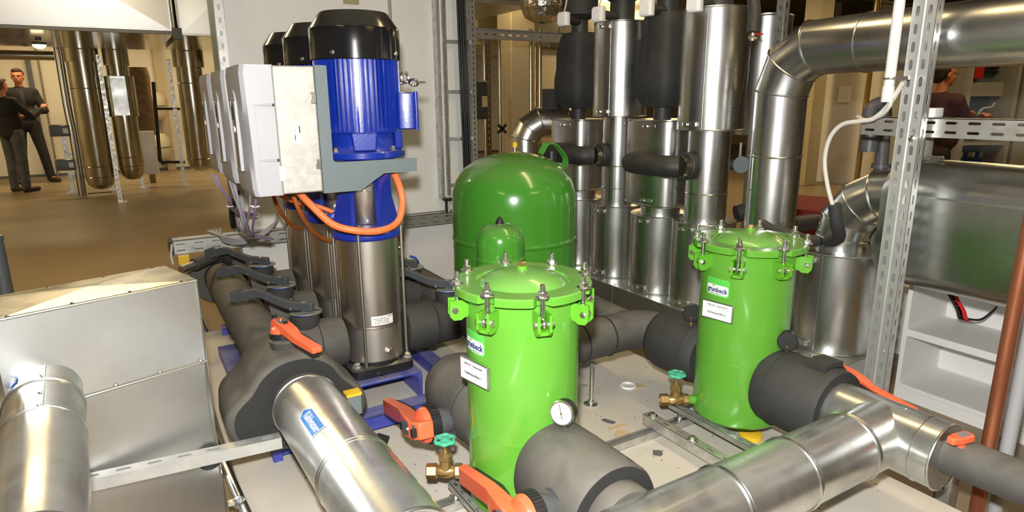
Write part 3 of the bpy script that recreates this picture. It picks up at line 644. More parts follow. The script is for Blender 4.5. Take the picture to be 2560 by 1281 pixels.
# front nozzle of filter 2 + slab of foam on it
x = F2[0]
t = insul('insulated_nozzle', 'thick black foam sleeve on the right outlet of the farther filter', 'pipe', (x, 1.28, NZ - .14))
obj('foam_sleeve', MB().lathe([(.13, 0), (.138, .015), (.140, .05), (.141, .255), (.135, .265), (.105, .266), (.105, .25)], (x, 1.41, NZ), (0, -1, 0), 56), 'foam_clean', t, ang=50)
obj('cut_face', MB().lathe([(.137, 0), (.137, .003), (.11, .003), (.11, 0)], (x, 1.146, NZ), (0, -1, 0), 56), 'foam_cut', t)
obj('seam', MB().ring((x, 1.355, NZ), (0, 1, 0), .1405, .002, 48, 4), 'foam_cut', t)
solo('foam_offcut', MB().ext([(-.05, 0), (0, .005), (.05, -.002), (.052, .016), (0, .022), (-.05, .018)], (x + .01, 1.255, NZ + .141), (1, 0, 0), (0, 0, 1), (0, -.075, 0)), 'foam_clean', 'small black foam offcut lying on the farther filter\'s right sleeve', 'offcut')
# rear nozzle of filter 2 and the pipe that comes to it
t = insul('insulated_nozzle', 'smooth black foam sleeve on the left inlet of the farther filter', 'pipe', (x, 1.88, NZ - .13))
obj('foam_sleeve', MB().lathe([(.12, 0), (.130, .02), (.134, .10), (.134, .24), (.125, .27), (.09, .28), (0, .281)], (x, 1.71, NZ), (0, 1, 0), 48), 'foam_clean', t, ang=60)
obj('seam', MB().ring((x, 1.77, NZ), (0, 1, 0), .1335, .002, 48, 4), 'foam_cut', t)
t = insul('insulated_pipe', 'dusty black insulated pipe with joint bands running behind the nearest filter', 'pipe', (1.6, 2.09, .3))
yb = 2.10; zb = .385
a = MB().tube(spline([(1.28, yb, zb), (1.60, yb, zb), (1.86, yb, zb), (1.95, yb - .03, zb), (1.985, yb - .10, zb), (1.987, yb - .13, zb)], 5), .088, 32); obj('foam_sleeve', a, 'foam', t, ang=50)
obj('branch_sleeve', MB().lathe([(.08, 0), (.082, .02), (.082, .40), (.07, .41), (0, .41)], (1.87, yb + .03, zb + .01), (.05, 1, 0), 32), 'foam', t, ang=50)
for bx in (1.40, 1.60, 1.745): obj('joint_band', MB().ring((bx, yb, zb), (1, 0, 0), .088, .004, 40, 6), 'foam_cut', t)
t = thing('threaded_support', 'thin threaded rod with a disc foot under the insulated pipe', 'support', (1.634, 2.04, PL))
obj('rod', MB().cyl((1.634, 2.05, PL + .008), (1.634, 2.05, .30), .008, n=10), 'zinc_bright', t); obj('foot', MB().lathe([(.032, 0), (.032, .006), (.014, .010), (.014, .022), (.008, .024)], (1.634, 2.05, PL), n=20), 'zinc_bright', t)

# suction manifold, left of the pumps
HX, HZ = .42, .385
PYS = (2.68, 3.155, 3.63); PXC = .87
t = insul('suction_manifold', 'long dusty black insulated manifold along the left of the pumps', 'pipe', (HX, 3.2, HZ - .1))
obj('foam_sleeve', MB().lathe([(.095, 0), (.100, .02), (.099, .7), (.101, 1.2), (.100, 1.58), (.09, 1.6), (0, 1.6)], (HX, 2.56, HZ), (0, 1, 0), 40), 'foam', t, ang=50)
obj('end_disc', MB().lathe([(.16, 0), (.165, .01), (.165, .035), (.155, .045), (0, .045)], (HX - .01, 4.10, HZ), (0, 1, 0), 40).lathe([(.05, 0), (.05, -.02)], (HX, 4.10, HZ), (0, 1, 0), 24), 'foam', t)
obj('bleed_pipe', MB().tube(spline([(HX + .04, 4.06, HZ + .12), (HX, 4.0, HZ + .17), (HX - .08, 3.93, HZ + .165), (HX - .16, 3.86, HZ + .155)], 6), .034, 16), 'foam', t)
obj('bleed_stub', MB().cyl((HX - .155, 3.862, HZ + .155), (HX - .23, 3.80, HZ + .148), .022, n=16), 'stainless', t)
for k, y in enumerate(PYS):
    t = insul('suction_branch', ['black insulated suction branch of the nearest pump', 'black insulated suction branch of the middle pump', 'black insulated suction branch of the farthest pump'][k], 'pipe', (.62, y, HZ - .11), 'suction branches')
    obj('foam_sleeve', MB().lathe([(.098, 0), (.108, .02), (.112, .08), (.112, .21), (.106, .225), (.07, .228)], (HX + .085, y, HZ), (1, 0, 0), 40), 'foam', t, ang=50)
    obj('seam', MB().ring((HX + .20, y, HZ), (1, 0, 0), .1125, .002, 40, 4), 'foam_cut', t)
# discharge side
DX = 1.36
t = insul('discharge_manifold', 'black insulated discharge manifold right of the pumps, before the white wall', 'pipe', (DX, 3.3, HZ - .1))
obj('foam_sleeve', MB().lathe([(0, 0), (.095, 0), (.100, .02), (.100, 1.5), (.09, 1.52), (0, 1.52)], (DX, 2.40, HZ), (0, 1, 0), 40), 'foam', t, ang=50)
obj('elbow', MB().tube([(DX, 2.45, HZ), (DX, 2.3, HZ), (DX + .02, 2.2, HZ), (DX + .10, 2.12, HZ)], .09, 28), 'foam', t, ang=50)
for k, y in enumerate(PYS):
    t = insul('discharge_branch', ['black insulated discharge branch of the nearest pump', 'black insulated discharge branch of the middle pump', 'black insulated discharge branch of the farthest pump'][k], 'pipe', (1.12, y, HZ - .11), 'discharge branches')
    obj('foam_sleeve', MB().lathe([(.08, 0), (.108, .006), (.113, .03), (.113, .14), (.106, .145), (.104, .16), (.104, .27)], (1.008, y, HZ), (1, 0, 0), 40), 'foam_clean', t, ang=50)
    obj('seam', MB().ring((1.15, y, HZ), (1, 0, 0), .109, .003, 40, 4), 'foam_cut', t)

# bell-shaped foam block around the main valve
t = insul('valve_insulation_block', 'large bell-shaped black foam block around the main butterfly valve', 'insulation', (HX, 2.4, .12))
prof = []
ctrl = [(-.235, -.09), (-.245, -.03), (-.225, .02), (-.17, .07), (-.13, .125), (-.07, .165), (0, .178), (.07, .165), (.13, .125), (.17, .06), (.225, .0), (.245, -.05), (.235, -.105), (.19, -.145), (.1, -.165), (0, -.175), (-.1, -.168), (-.19, -.14)]
sp = spline([(p[0], 0, p[1]) for p in ctrl], 3, closed=True); m = len(sp); vs = []; fs = []
for k, (yy, sc) in enumerate(((2.175, .93), (2.185, .985), (2.21, 1.0), (2.37, 1.0), (2.48, .95), (2.54, .80), (2.575, .62), (2.585, .45))):
    for p in sp: vs.append((HX + .005 + p.x * sc, yy, HZ - .005 + p.z * sc))
for k in range(7):
    for i in range(m): j = (i + 1) % m; fs.append((k * m + i, (k + 1) * m + i, (k + 1) * m + j, k * m + j))
fs.append(tuple(range(m))); fs.append(tuple(range(8 * m - 1, 7 * m - 1, -1)))
obj('foam_block', MB().add(vs, fs), 'foam', t, ang=50)
vs = [(HX + .005 + p.x * .90, 2.172, HZ - .005 + p.z * .90) for p in sp] + [(HX + .005 + p.x * .90, 2.176, HZ - .005 + p.z * .90) for p in sp]
obj('cut_face', MB().add(vs, [tuple(range(m)), ] + [(i, m + i, m + (i + 1) % m, (i + 1) % m) for i in range(m)]), 'foam_cut', t)
obj('neck', MB().lathe([(.052, 0), (.058, .03), (.05, .035)], (HX, 2.30, HZ + .165), n=24), 'foam', t)
solo('level_block', MB().box((HX + .185, 2.145, HZ - .045), (.05, .04, .075)), 'bracket_grey', 'small grey switch box with a yellow lid at the foam block', 'switch box')
bpy.context.view_layer.update()
lb = [o for o in COL.objects if o.name == 'level_block'][0]; obj('yellow_lid', MB().box((HX + .185, 2.145, HZ - .003), (.056, .046, .010)), 'yellow_plastic', lb)

# galvanised pipe with the blue arrow sticker
t = thing('clad_pipe', 'long galvanised clad pipe with the blue Kuehlwasser arrow, front centre', 'pipe', (HX + .03, 1.6, HZ - .12), None)
ax = V3((.03, -1, 0)).normalized(); p0 = V3((HX + .014, 2.165, HZ)); R1 = .113
obj('inner_foam', MB().lathe([(.10, -.015), (.107, .0), (.108, .05)], p0, ax, 40), 'foam', t)
a = MB().lathe([(R1, .04), (R1, .54)], p0, ax, 64); obj('cladding', a, 'galv_dusty', t)
a = MB().lathe([(R1 + .001, .54), (R1 + .001, .93), (R1 - .02, .932)], p0, ax, 64); obj('cladding', a, 'galv_dusty', t)
for s_ in (.045, .54, .555, .93): obj('seam_ring', MB().ring(p0 + ax * s_, ax, R1, .004, 56, 6), 'galv', t)
obj('end_foam', MB().lathe([(.10, .92), (.10, .936), (0, .936)], p0, ax, 40), 'foam_cut', t)
obj('next_length', MB().cyl(p0 + ax * .936, p0 + ax * 1.5, .06, n=32), 'galv_dusty', t)
# blue arrow sticker, bent around the pipe
e1 = V3((0, 0, 1)); e2 = V3((-1, 0, 0)); e2 = (e2 - ax * e2.dot(ax)).normalized()
def onpipe(s_, w, h=0.): th = math.radians(33) - w / R1; return p0 + ax * s_ + (e1 * math.cos(th) + e2 * math.sin(th)) * (R1 + h)
def arrow(s0, s1, w, tip, h):
    m = MB(); vs = []; fs = []; N = 8
    st = [s0 - tip + tip * k / 3 for k in range(4)] + [s0 + (s1 - s0) * k / 4 for k in range(1, 5)]
    for s_ in st:
        ww = w * min(1, max(.02, (s_ - (s0 - tip)) / tip))
        for k in range(N + 1): vs.append(onpipe(s_, -ww + 2 * ww * k / N, h))
    for r in range(len(st) - 1):
        for k in range(N): b = r * (N + 1) + k; fs.append((b, b + 1, b + N + 2, b + N + 1))
    return m.add(vs, fs)
sk = obj('arrow_sticker', arrow(.285, .42, .026, .03, .0016), 'paper', t, label='white-edged blue arrow sticker reading Kuehlwasser')
obj('blue_field', arrow(.286, .416, .0215, .024, .0022), 'arrow_blue', sk)
me = text_mesh('K\u00fchlwasser', .036, 'paper', .0004); bs = wloc(sk)
for v in me.vertices: c = v.co.copy(); v.co = onpipe(.351 + c.x * .74, c.y, .0028 + c.z) - bs
o = bpy.data.objects.new('lettering', me); COL.objects.link(o); o.parent = sk

# ---------------------------------------------------------------- valves
# grey ratchet levers on the pump valves (one prototype, copied)
LD = V3((-.72, .69, 0)).normalized(); LN = V3((0, 0, 1)).cross(LD)
lab = ['grey ratchet lever of the nearest suction valve', 'grey ratchet lever of the middle suction valve', 'grey ratchet lever of the farthest suction valve', 'grey ratchet lever of the nearest discharge valve, by the green lid', 'grey ratchet lever of the middle discharge valve', 'grey ratchet lever of the farthest discharge valve']
t0 = thing('lever_valve', lab[0], 'valve', (.575, PYS[0], .49), 'grey lever valves on the pump branches')
L_ = lambda o, b: b
a = MB().lathe([(.056, -.012), (.060, .0), (.060, .040), (.055, .046)], n=28); obj('neck_sleeve', a, 'foam_clean', t0, local=True)
a = MB().lathe([(.045, .046), (.045, .056)], n=28); obj('blue_ring', a, 'blue_plastic', t0, local=True)
pl = []
for k in range(13):
    b = math.radians(-120 + 240 * k / 12) + PI; pl.append((.078 * math.cos(b), .062 * math.sin(b)))
a = MB().ext(pl + [(.05, .045), (.05, -.045)], (0, 0, .056), LD, LN, (0, 0, .005)); q = obj('notch_plate', a, 'zinc', t0, local=True)
a = MB().box(LD * .055 + V3((0, 0, .068)), (.008, .03, .014), Matrix.Rotation(math.atan2(LD.y, LD.x), 3, 'Z')); obj('stop_tab', a, 'zinc', q, local=True)
top = [(-.045, .098), (.06, .100), (.10, .108), (.20, .142), (.235, .145), (.32, .118), (.345, .112)]
bot = [(.345, .075), (.32, .082), (.30, .078), (.285, .088), (.265, .086), (.25, .097), (.23, .100), (.20, .108), (.10, .072), (.06, .062), (-.045, .062)]
a = MB().ext(top + bot, -LN * .013, LD, (0, 0, 1), LN * .026); lv = obj('lever_arm', a, 'lever_grey', t0, local=True, bevel=.003)
a = MB().ext([(.285, .128), (.34, .111), (.345, .125), (.30, .140)], -LN * .012, LD, (0, 0, 1), LN * .005).ext([(.285, .128), (.34, .111), (.345, .125), (.30, .140)], LN * .007, LD, (0, 0, 1), LN * .005); obj('trigger', a, 'lever_grey', lv, local=True)
a = MB().cyl(LD * .17 - LN * .015 + V3((0, 0, .105)), LD * .17 + LN * .015 + V3((0, 0, .105)), .005, n=8); obj('rivet', a, 'zinc_bright', lv, local=True)
a = MB().lathe([(.012, .052), (.012, .099), (.008, .101)], n=10); obj('stem', a, 'zinc', t0, local=True)
k = 1
for X_ in (.575, 1.25):
    for y in PYS:
        if X_ < 1 and y == PYS[0]: continue
        c = copy_tree(t0); c.location = (X_, y, .49 if X_ < 1 else .484); c['label'] = lab[k]; k += 1

# orange locking levers: built in a local frame (z = spindle, x = grip) and turned into place
def orange_valve(name, label, hub, zax, xax, k=1., neck=.05):
    zax = V3(zax).normalized(); xax = V3(xax); xax = (xax - zax * xax.dot(zax)).normalized(); yax = zax.cross(xax)
    t = thing(name, label, 'valve', hub, 'orange levered valves'); R = Matrix((xax, yax, zax)).transposed()
    def put(nm, mb, m, par=t, bev=0.): mb.v = [tuple(R @ (V3(v) * k)) for v in mb.v]; return obj(nm, mb, m, par, local=True, bevel=bev)
    put('neck', MB().lathe([(.030, -neck - .02), (.034, -neck), (.040, -.03), (.040, -.012)], n=24), 'grey_plastic')
    vs = MB(); pr = [(.044, -.016), (.055, -.012), (.055, .014), (.045, .018)]
    vs.lathe(pr, n=28); h = put('ribbed_collar', vs, 'black_plastic')
    rb = MB()
    for i in range(36): a_ = 2 * PI * i / 36; rb.box((.0555 * math.cos(a_), .0555 * math.sin(a_), .001), (.003, .004, .024), Matrix.Rotation(a_, 3, 'Z'))
    put('collar_ribs', rb, 'black_plastic', h)
    put('hub_dome', MB().lathe([(.052, .016), (.052, .022), (.046, .034), (.03, .042), (0, .044)], n=28), 'orange_lever', t)
    # lever: tall head over the hub, kinked shank, long grip
    top = [(-.062, .018), (-.058, .060), (-.03, .074), (.05, .066), (.115, .052), (.155, .036), (.325, .028), (.34, .022)]
    bot = [(.34, .000), (.325, -.004), (.165, .002), (.11, .012), (.05, .02)]
    a = MB(); poly = top + bot; m = len(poly); wv = lambda x: .0235 if x > .12 else (.030 if x > -.01 else .024)
    vs = [(x, -wv(x), z) for x, z in poly] + [(x, wv(x), z) for x, z in poly]
    a.add(vs, [tuple(range(m)), tuple(range(2 * m - 1, m - 1, -1))] + [(i, m + i, m + (i + 1) % m, (i + 1) % m) for i in range(m)])
    lv = put('lever', a, 'orange_lever', t, .004)
    put('lock_slide', MB().ext([(.10, -.002), (.16, -.018), (.31, -.022), (.33, -.010), (.165, -.001), (.11, .011)], (0, -.016, 0), (1, 0, 0), (0, 0, 1), (0, .032, 0)), 'black_plastic', lv, .003)
    put('head_insert', MB().ext([(-.052, -.012), (-.035, -.02), (.035, -.02), (.05, -.010), (.05, .010), (.035, .02), (-.035, .02), (-.052, .012)], (0, 0, .0655), (1, 0, 0), (0, 1, 0), (.0, 0, .006)), 'dark_grey', lv, .002)
    put('latch', MB().box((-.055, 0, .076), (.014, .022, .014)).box((.048, 0, .070), (.016, .022, .008)), 'black_plastic', lv)
    put('screw', MB().lathe([(.006, .07), (.006, .076), (.004, .078)], n=8), 'zinc_bright', lv)
    put('flange', MB().lathe([(.046, -neck - .016), (.046, -neck - .004)], n=24), 'grey_plastic')
    return t
orange_valve('butterfly_valve', 'orange lever on top of the bell-shaped foam block', (HX - .012, 2.30, .600), (0, 0, 1), (.26, -1, 0), .76, .04)
orange_valve('butterfly_valve', 'orange lever beside the blue skid, at the back of the nearest filter', (.775, 1.83, .355), (-1, 0, .05), (0, .97, -.24), 1.18, .055)
orange_valve('butterfly_valve', 'largest orange lever at the bottom edge, front of the nearest filter', (.775, 1.20, .39), (-1, 0, .05), (0, .97, -.20), 1.10, .05)
orange_valve('butterfly_valve', 'orange lever seen edge-on behind the farther filter\'s right sleeve', (F2[0] + .17, 1.27, .415), (1, 0, .1), (.10, -.98, -.12), .86, .04)

# brass drain valves with green hand wheels
def drain(fc, label, z):
    d = V3((-.857, .515, 0)); c = V3((fc[0], fc[1], z)) + d * .247; t = thing('drain_valve', label, 'valve', c - V3((0, 0, .03)), 'brass drain valves')
    obj('body', MB().lathe([(.016, -.030), (.020, -.02), (.023, 0), (.020, .02), (.016, .03)], c, d, 20).cyl(c, c + V3((0, 0, .045)), .021, .018, 20), 'brass', t, ang=50)
    obj('hex_end', MB().lathe([(.022, 0), (.0245, .003), (.0245, .032), (.022, .035), (.014, .035), (.014, .01)], c + d * .028, d, 6), 'brass', t, ang=20)
    obj('hex_end', MB().lathe([(.022, 0), (.0245, .003), (.0245, .022), (.022, .025)], c - d * .028, -d, 6), 'brass', t, ang=20)
    obj('nipple', MB().cyl(c - d * .05, c - d * .080, .018, n=18), 'green_lug', t)
    obj('bonnet', MB().lathe([(.020, .040), (.024, .044), (.024, .058), (.018, .062), (.012, .066), (.012, .072)], c, n=8), 'brass', t, ang=20)
    obj('stem', MB().cyl(c + V3((0, 0, .07)), c + V3((0, 0, .108)), .0065, n=12), 'brass', t)
    w = obj('hand_wheel', MB().tube([c + V3(((.030 + .0025 * math.cos(6 * a_)) * math.cos(a_), (.030 + .0025 * math.cos(6 * a_)) * math.sin(a_), .110)) for a_ in [2 * PI * i / 36 for i in range(36)]], .0072, 8, closed=True), 'valve_wheel', t, ang=60)
    sp_ = MB()
    for i in range(4): a_ = i * PI / 2 + .4; sp_.tube([c + V3((0, 0, .111)), c + V3((.028 * math.cos(a_), .028 * math.sin(a_), .110))], .0068, 6)
    sp_.lathe([(.012, .105), (.012, .117), (.006, .119)], c, n=12); obj('spokes', sp_, 'valve_wheel', w)
drain(F1, 'brass drain valve with a green wheel on the nearest filter', .262)
drain(F2, 'brass drain valve with a green wheel on the farther filter', .240)

# pressure gauges
def gauge(c, nrm, label, back=False, r=.036):
    c = V3(c); n_ = V3(nrm).normalized(); t = thing('pressure_gauge', label, 'gauge', c - V3((0, 0, .05)), 'pressure gauges')
    obj('case', MB().lathe([(r * .9, -.024), (r, -.021), (r, .010)], c, n_, 40), 'black_plastic', t)
    if not back:
        obj('bezel', MB().lathe([(r + .001, .006), (r + .0015, .010), (r - .001, .013), (r - .004, .012)], c, n_, 40, cap=False), 'zinc_bright', t)
        d = obj('dial', MB().lathe([(r - .003, .0105), (r - .003, .0112)], c, n_, 40), 'paper', t)
        u = V3((0, 0, 1)).cross(n_).normalized(); w = n_.cross(u)
        a = MB()
        for i in range(27):
            th = math.radians(225 - 270 * i / 26); dr = u * math.cos(th) + w * math.sin(th); l_ = .005 if i % 5 == 0 else .003
            a.box(c + dr * (r - .007) + n_ * .0116, (l_, .0008, .0006), Matrix((dr, n_.cross(dr), n_)).transposed())
        obj('scale_marks', a, 'ink', d)
        dr = (w * .95 - u * .30).normalized(); a = MB(); a.box(c + dr * .006 + n_ * .0128, (.042, .0016, .0008), Matrix((dr, n_.cross(dr), n_)).transposed()); obj('needle', a, 'ink', t)
        obj('needle_cap', MB().lathe([(.0035, .0115), (.0035, .0145)], c, n_, 12), 'brass', t)
        lettering('bar', .007, 'ink', d, c - w * .012 + n_ * .0118, u, w)
        for i_, s_ in enumerate(('0', '2', '4', '6', '8', '10')):
            th = math.radians(225 - 270 * i_ / 5); dr = u * math.cos(th) + w * math.sin(th); lettering(s_, .006, 'ink', d, c + dr * (r - .0145) + n_ * .0118, u, w)
    else:
        obj('back_screws', MB().cyl(c - n_ * .026 - V3((0, 0, .018)), c - n_ * .023 - V3((0, 0, .018)), .003, n=8), 'brass', t)
    obj('stem', MB().cyl(c - n_ * .008 - V3((0, 0, r + .022)), c - n_ * .008 - V3((0, 0, r - .008)), .008, n=12), 'brass', t)
gauge((F1[0] + .005, 1.345, .556), (-.86, -.46, .12), 'pressure gauge with a white dial on the nearest filter\'s front sleeve')
gauge((F2[0] + .02, 1.375, .550), (.80, .60, 0), 'black gauge seen from behind on the farther filter\'s right sleeve', True)
gauge((F2[0] - .035, 1.79, .548), (.80, .60, 0), 'black gauge half hidden behind the farther filter', True)

# ---------------------------------------------------------------- mounting rails under the filters
def cstrut(p0, p1, up, w, h, pitch=.055, sl=.028, sw=.012, th=.0025, side=0.0):
    # C-strut: slotted web facing 'up', two flanges hanging down from it; side>0 adds slots to the flanges
    p0, p1, up = V3(p0), V3(p1), V3(up).normalized(); u = (p1 - p0).normalized(); L = (p1 - p0).length; v = up.cross(u).normalized(); m = MB()
    m.slots(p0 - up * th, u, v, L, w, pitch, sl, sw, th)
    for s_ in (-1, 1):
        o = p0 + v * (s_ * (w / 2 - th / 2)) - up * (h / 2)
        if side: m.slots(o, u, up, L, h, pitch * 1.2, sl, sw, th)
        else: m.plate(o, u, up, L, h, th)
        m.plate(p0 + v * (s_ * (w / 2 - w * .12)) - up * h, u, v, L, w * .2, th)
    return m
def rail(label, p0, p1, up=(0, 0, 1), w=.041, h=.03, grp='mounting rails on the plinth', name='mounting_rail', m='zinc', side=0., bolts=(), **k):
    t = thing(name, label, 'rail', (V3(p0) + V3(p1)) / 2 - V3((0, 0, h)), grp)
    obj('channel', cstrut(p0, p1, up, w, h, side=side, **k), m, t)
    for b in bolts:
        q = V3(p0).lerp(V3(p1), b) + V3(up).normalized() * .001
        bo = obj('bolt', MB().lathe([(.011, .004), (.012, .005), (.012, .013), (.009, .015)], q, up, 6), 'zinc_bright', t); obj('washer', MB().lathe([(.020, 0), (.020, .004)], q, up, 20), 'zinc_bright', bo)
    return t
def openrail(label, p0, p1, w=.041, h=.03, **k):      # same channel lying open side up
    return rail(label, V3(p0) - V3((0, 0, h)), V3(p1) - V3((0, 0, h)), (0, 0, -1), w, h)
openrail('long open channel rail behind the filters\' middle, on the plinth', (.50, 1.705, PL + .031), (2.20, 1.705, PL + .031))
openrail('long open channel rail along the front of the filters, on the plinth', (.50, 1.32, PL + .031), (2.34, 1.32, PL + .031))
rail('broad slotted cross rail left of the farther filter', (1.69, 1.235, PL + .074), (1.69, 1.76, PL + .074), h=.041, bolts=(.06, .52, .93), pitch=.075, sl=.035)
rail('raised slotted rail under the left edge of the farther filter', (1.825, 1.325, FZ0 - .004), (1.825, 1.755, FZ0 - .004), h=.02, w=.035)
rail('raised slotted rail under the right edge of the farther filter', (2.12, 1.345, FZ0 - .004), (2.12, 1.755, FZ0 - .004), h=.02, w=.035)
rail('raised slotted rail under the left edge of the nearest filter', (.80, 1.20, FZ0 - .004), (.80, 1.73, FZ0 - .004), h=.02, w=.035)
rail('raised slotted rail under the right edge of the nearest filter', (1.12, 1.20, FZ0 - .004), (1.12, 1.73, FZ0 - .004), h=.02, w=.035)
k = 0
for (x_, y_) in ((.80, 1.705), (.80, 1.32), (1.12, 1.705), (1.12, 1.32), (1.825, 1.705), (1.825, 1.345), (2.12, 1.705), (2.12, 1.365)):
    t = thing('levelling_bolt', ['levelling bolt at the back left under the nearest filter', 'levelling bolt at the front left under the nearest filter', 'levelling bolt at the back right under the nearest filter', 'levelling bolt at the front right under the nearest filter', 'levelling bolt at the back left under the farther filter', 'levelling bolt at the front left under the farther filter', 'levelling bolt at the back right under the farther filter', 'levelling bolt at the front right under the farther filter'][k], 'bolt', (x_, y_, PL + .03), 'levelling bolts under the filters'); k += 1
    obj('rod', MB().cyl((x_, y_, PL + .03), (x_, y_, FZ0 - .008), .006, n=10), 'zinc_bright', t); obj('washer', MB().lathe([(.024, 0), (.024, .005), (.013, .007), (.013, .018), (.010, .02)], (x_, y_, PL + .032), n=16), 'zinc_bright', t)
solo('yellow_cap', MB().lathe([(.045, 0), (.045, .018), (.035, .022), (0, .022)], (2.0, 1.49, PL), n=24), 'yellow_plastic', 'yellow plastic cap lying on the plinth under the farther filter', 'cap')
# ---------------------------------------------------------------- blue skid under the pumps
SK = .23
t = thing('pump_skid', 'blue painted steel base frame under the three pumps', 'base frame', (.8, 3.1, PL))
a = MB().bb((.36, 2.335, PL), (1.34, 2.345, PL + .065)).bb((.36, 2.335, PL + .057), (1.34, 2.42, PL + .065)).bb((.36, 2.335, PL), (1.34, 2.42, PL + .008)); obj('front_beam', a, 'blue_skid', t, bevel=.003)
a = MB().bb((.36, 3.86, PL), (1.34, 3.87, PL + .065)).bb((.36, 3.80, PL + .057), (1.34, 3.87, PL + .065)); obj('rear_beam', a, 'blue_skid', t, bevel=.003)
for x0 in (.50, 1.16):
    a = MB().bb((x0, 2.42, PL), (x0 + .008, 3.86, PL + .065)).bb((x0, 2.42, PL + .057), (x0 + .07, 3.86, PL + .065)).bb((x0, 2.42, PL), (x0 + .07, 3.86, PL + .008)); obj('side_beam', a, 'blue_skid', t, bevel=.003)
obj('foot_tab', MB().bb((.30, 3.15, PL), (.40, 3.55, PL + .05)), 'blue_skid', t, bevel=.003)
obj('foot_tab', MB().bb((.335, 2.30, PL), (.37, 2.36, PL + .06)), 'blue_skid', t, bevel=.003)
for k, y in enumerate(PYS):
    t = thing('pump_bracket', ['blue U-shaped bracket under the nearest pump', 'blue U-shaped bracket under the middle pump', 'blue U-shaped bracket under the farthest pump'][k], 'bracket', (PXC, y, PL), 'blue pump brackets')
    obj('top_plate', MB().bb((.70, y - .17, SK - .012), (1.03, y + .17, SK)), 'blue_skid', t, bevel=.003)
    for x0 in (.70, 1.016): obj('leg_plate', MB().bb((x0, y - .17, PL), (x0 + .014, y + .17, SK - .012)), 'blue_skid', t, bevel=.003)
    for sx in (-1, 1):      # curved gussets in the corners of the U
        xx = .714 if sx < 0 else 1.016; pts = [(0, 0)] + [(.03 - .03 * math.sin(q * PI / 12), -.03 + .03 * math.cos(q * PI / 12)) for q in range(7)]
        obj('fillet', MB().ext([(0, 0), (.035, 0), (.012, -.010), (.004, -.022), (0, -.04)], (xx, y - .17, SK - .012), (1 if sx < 0 else -1, 0, 0), (0, 0, 1), (0, .34, 0)), 'blue_skid', t)
    obj('bolt', MB().lathe([(.012, 0), (.012, .010), (.008, .012)], (PXC - .02, y - .155, SK), n=6), 'zinc_bright', t)

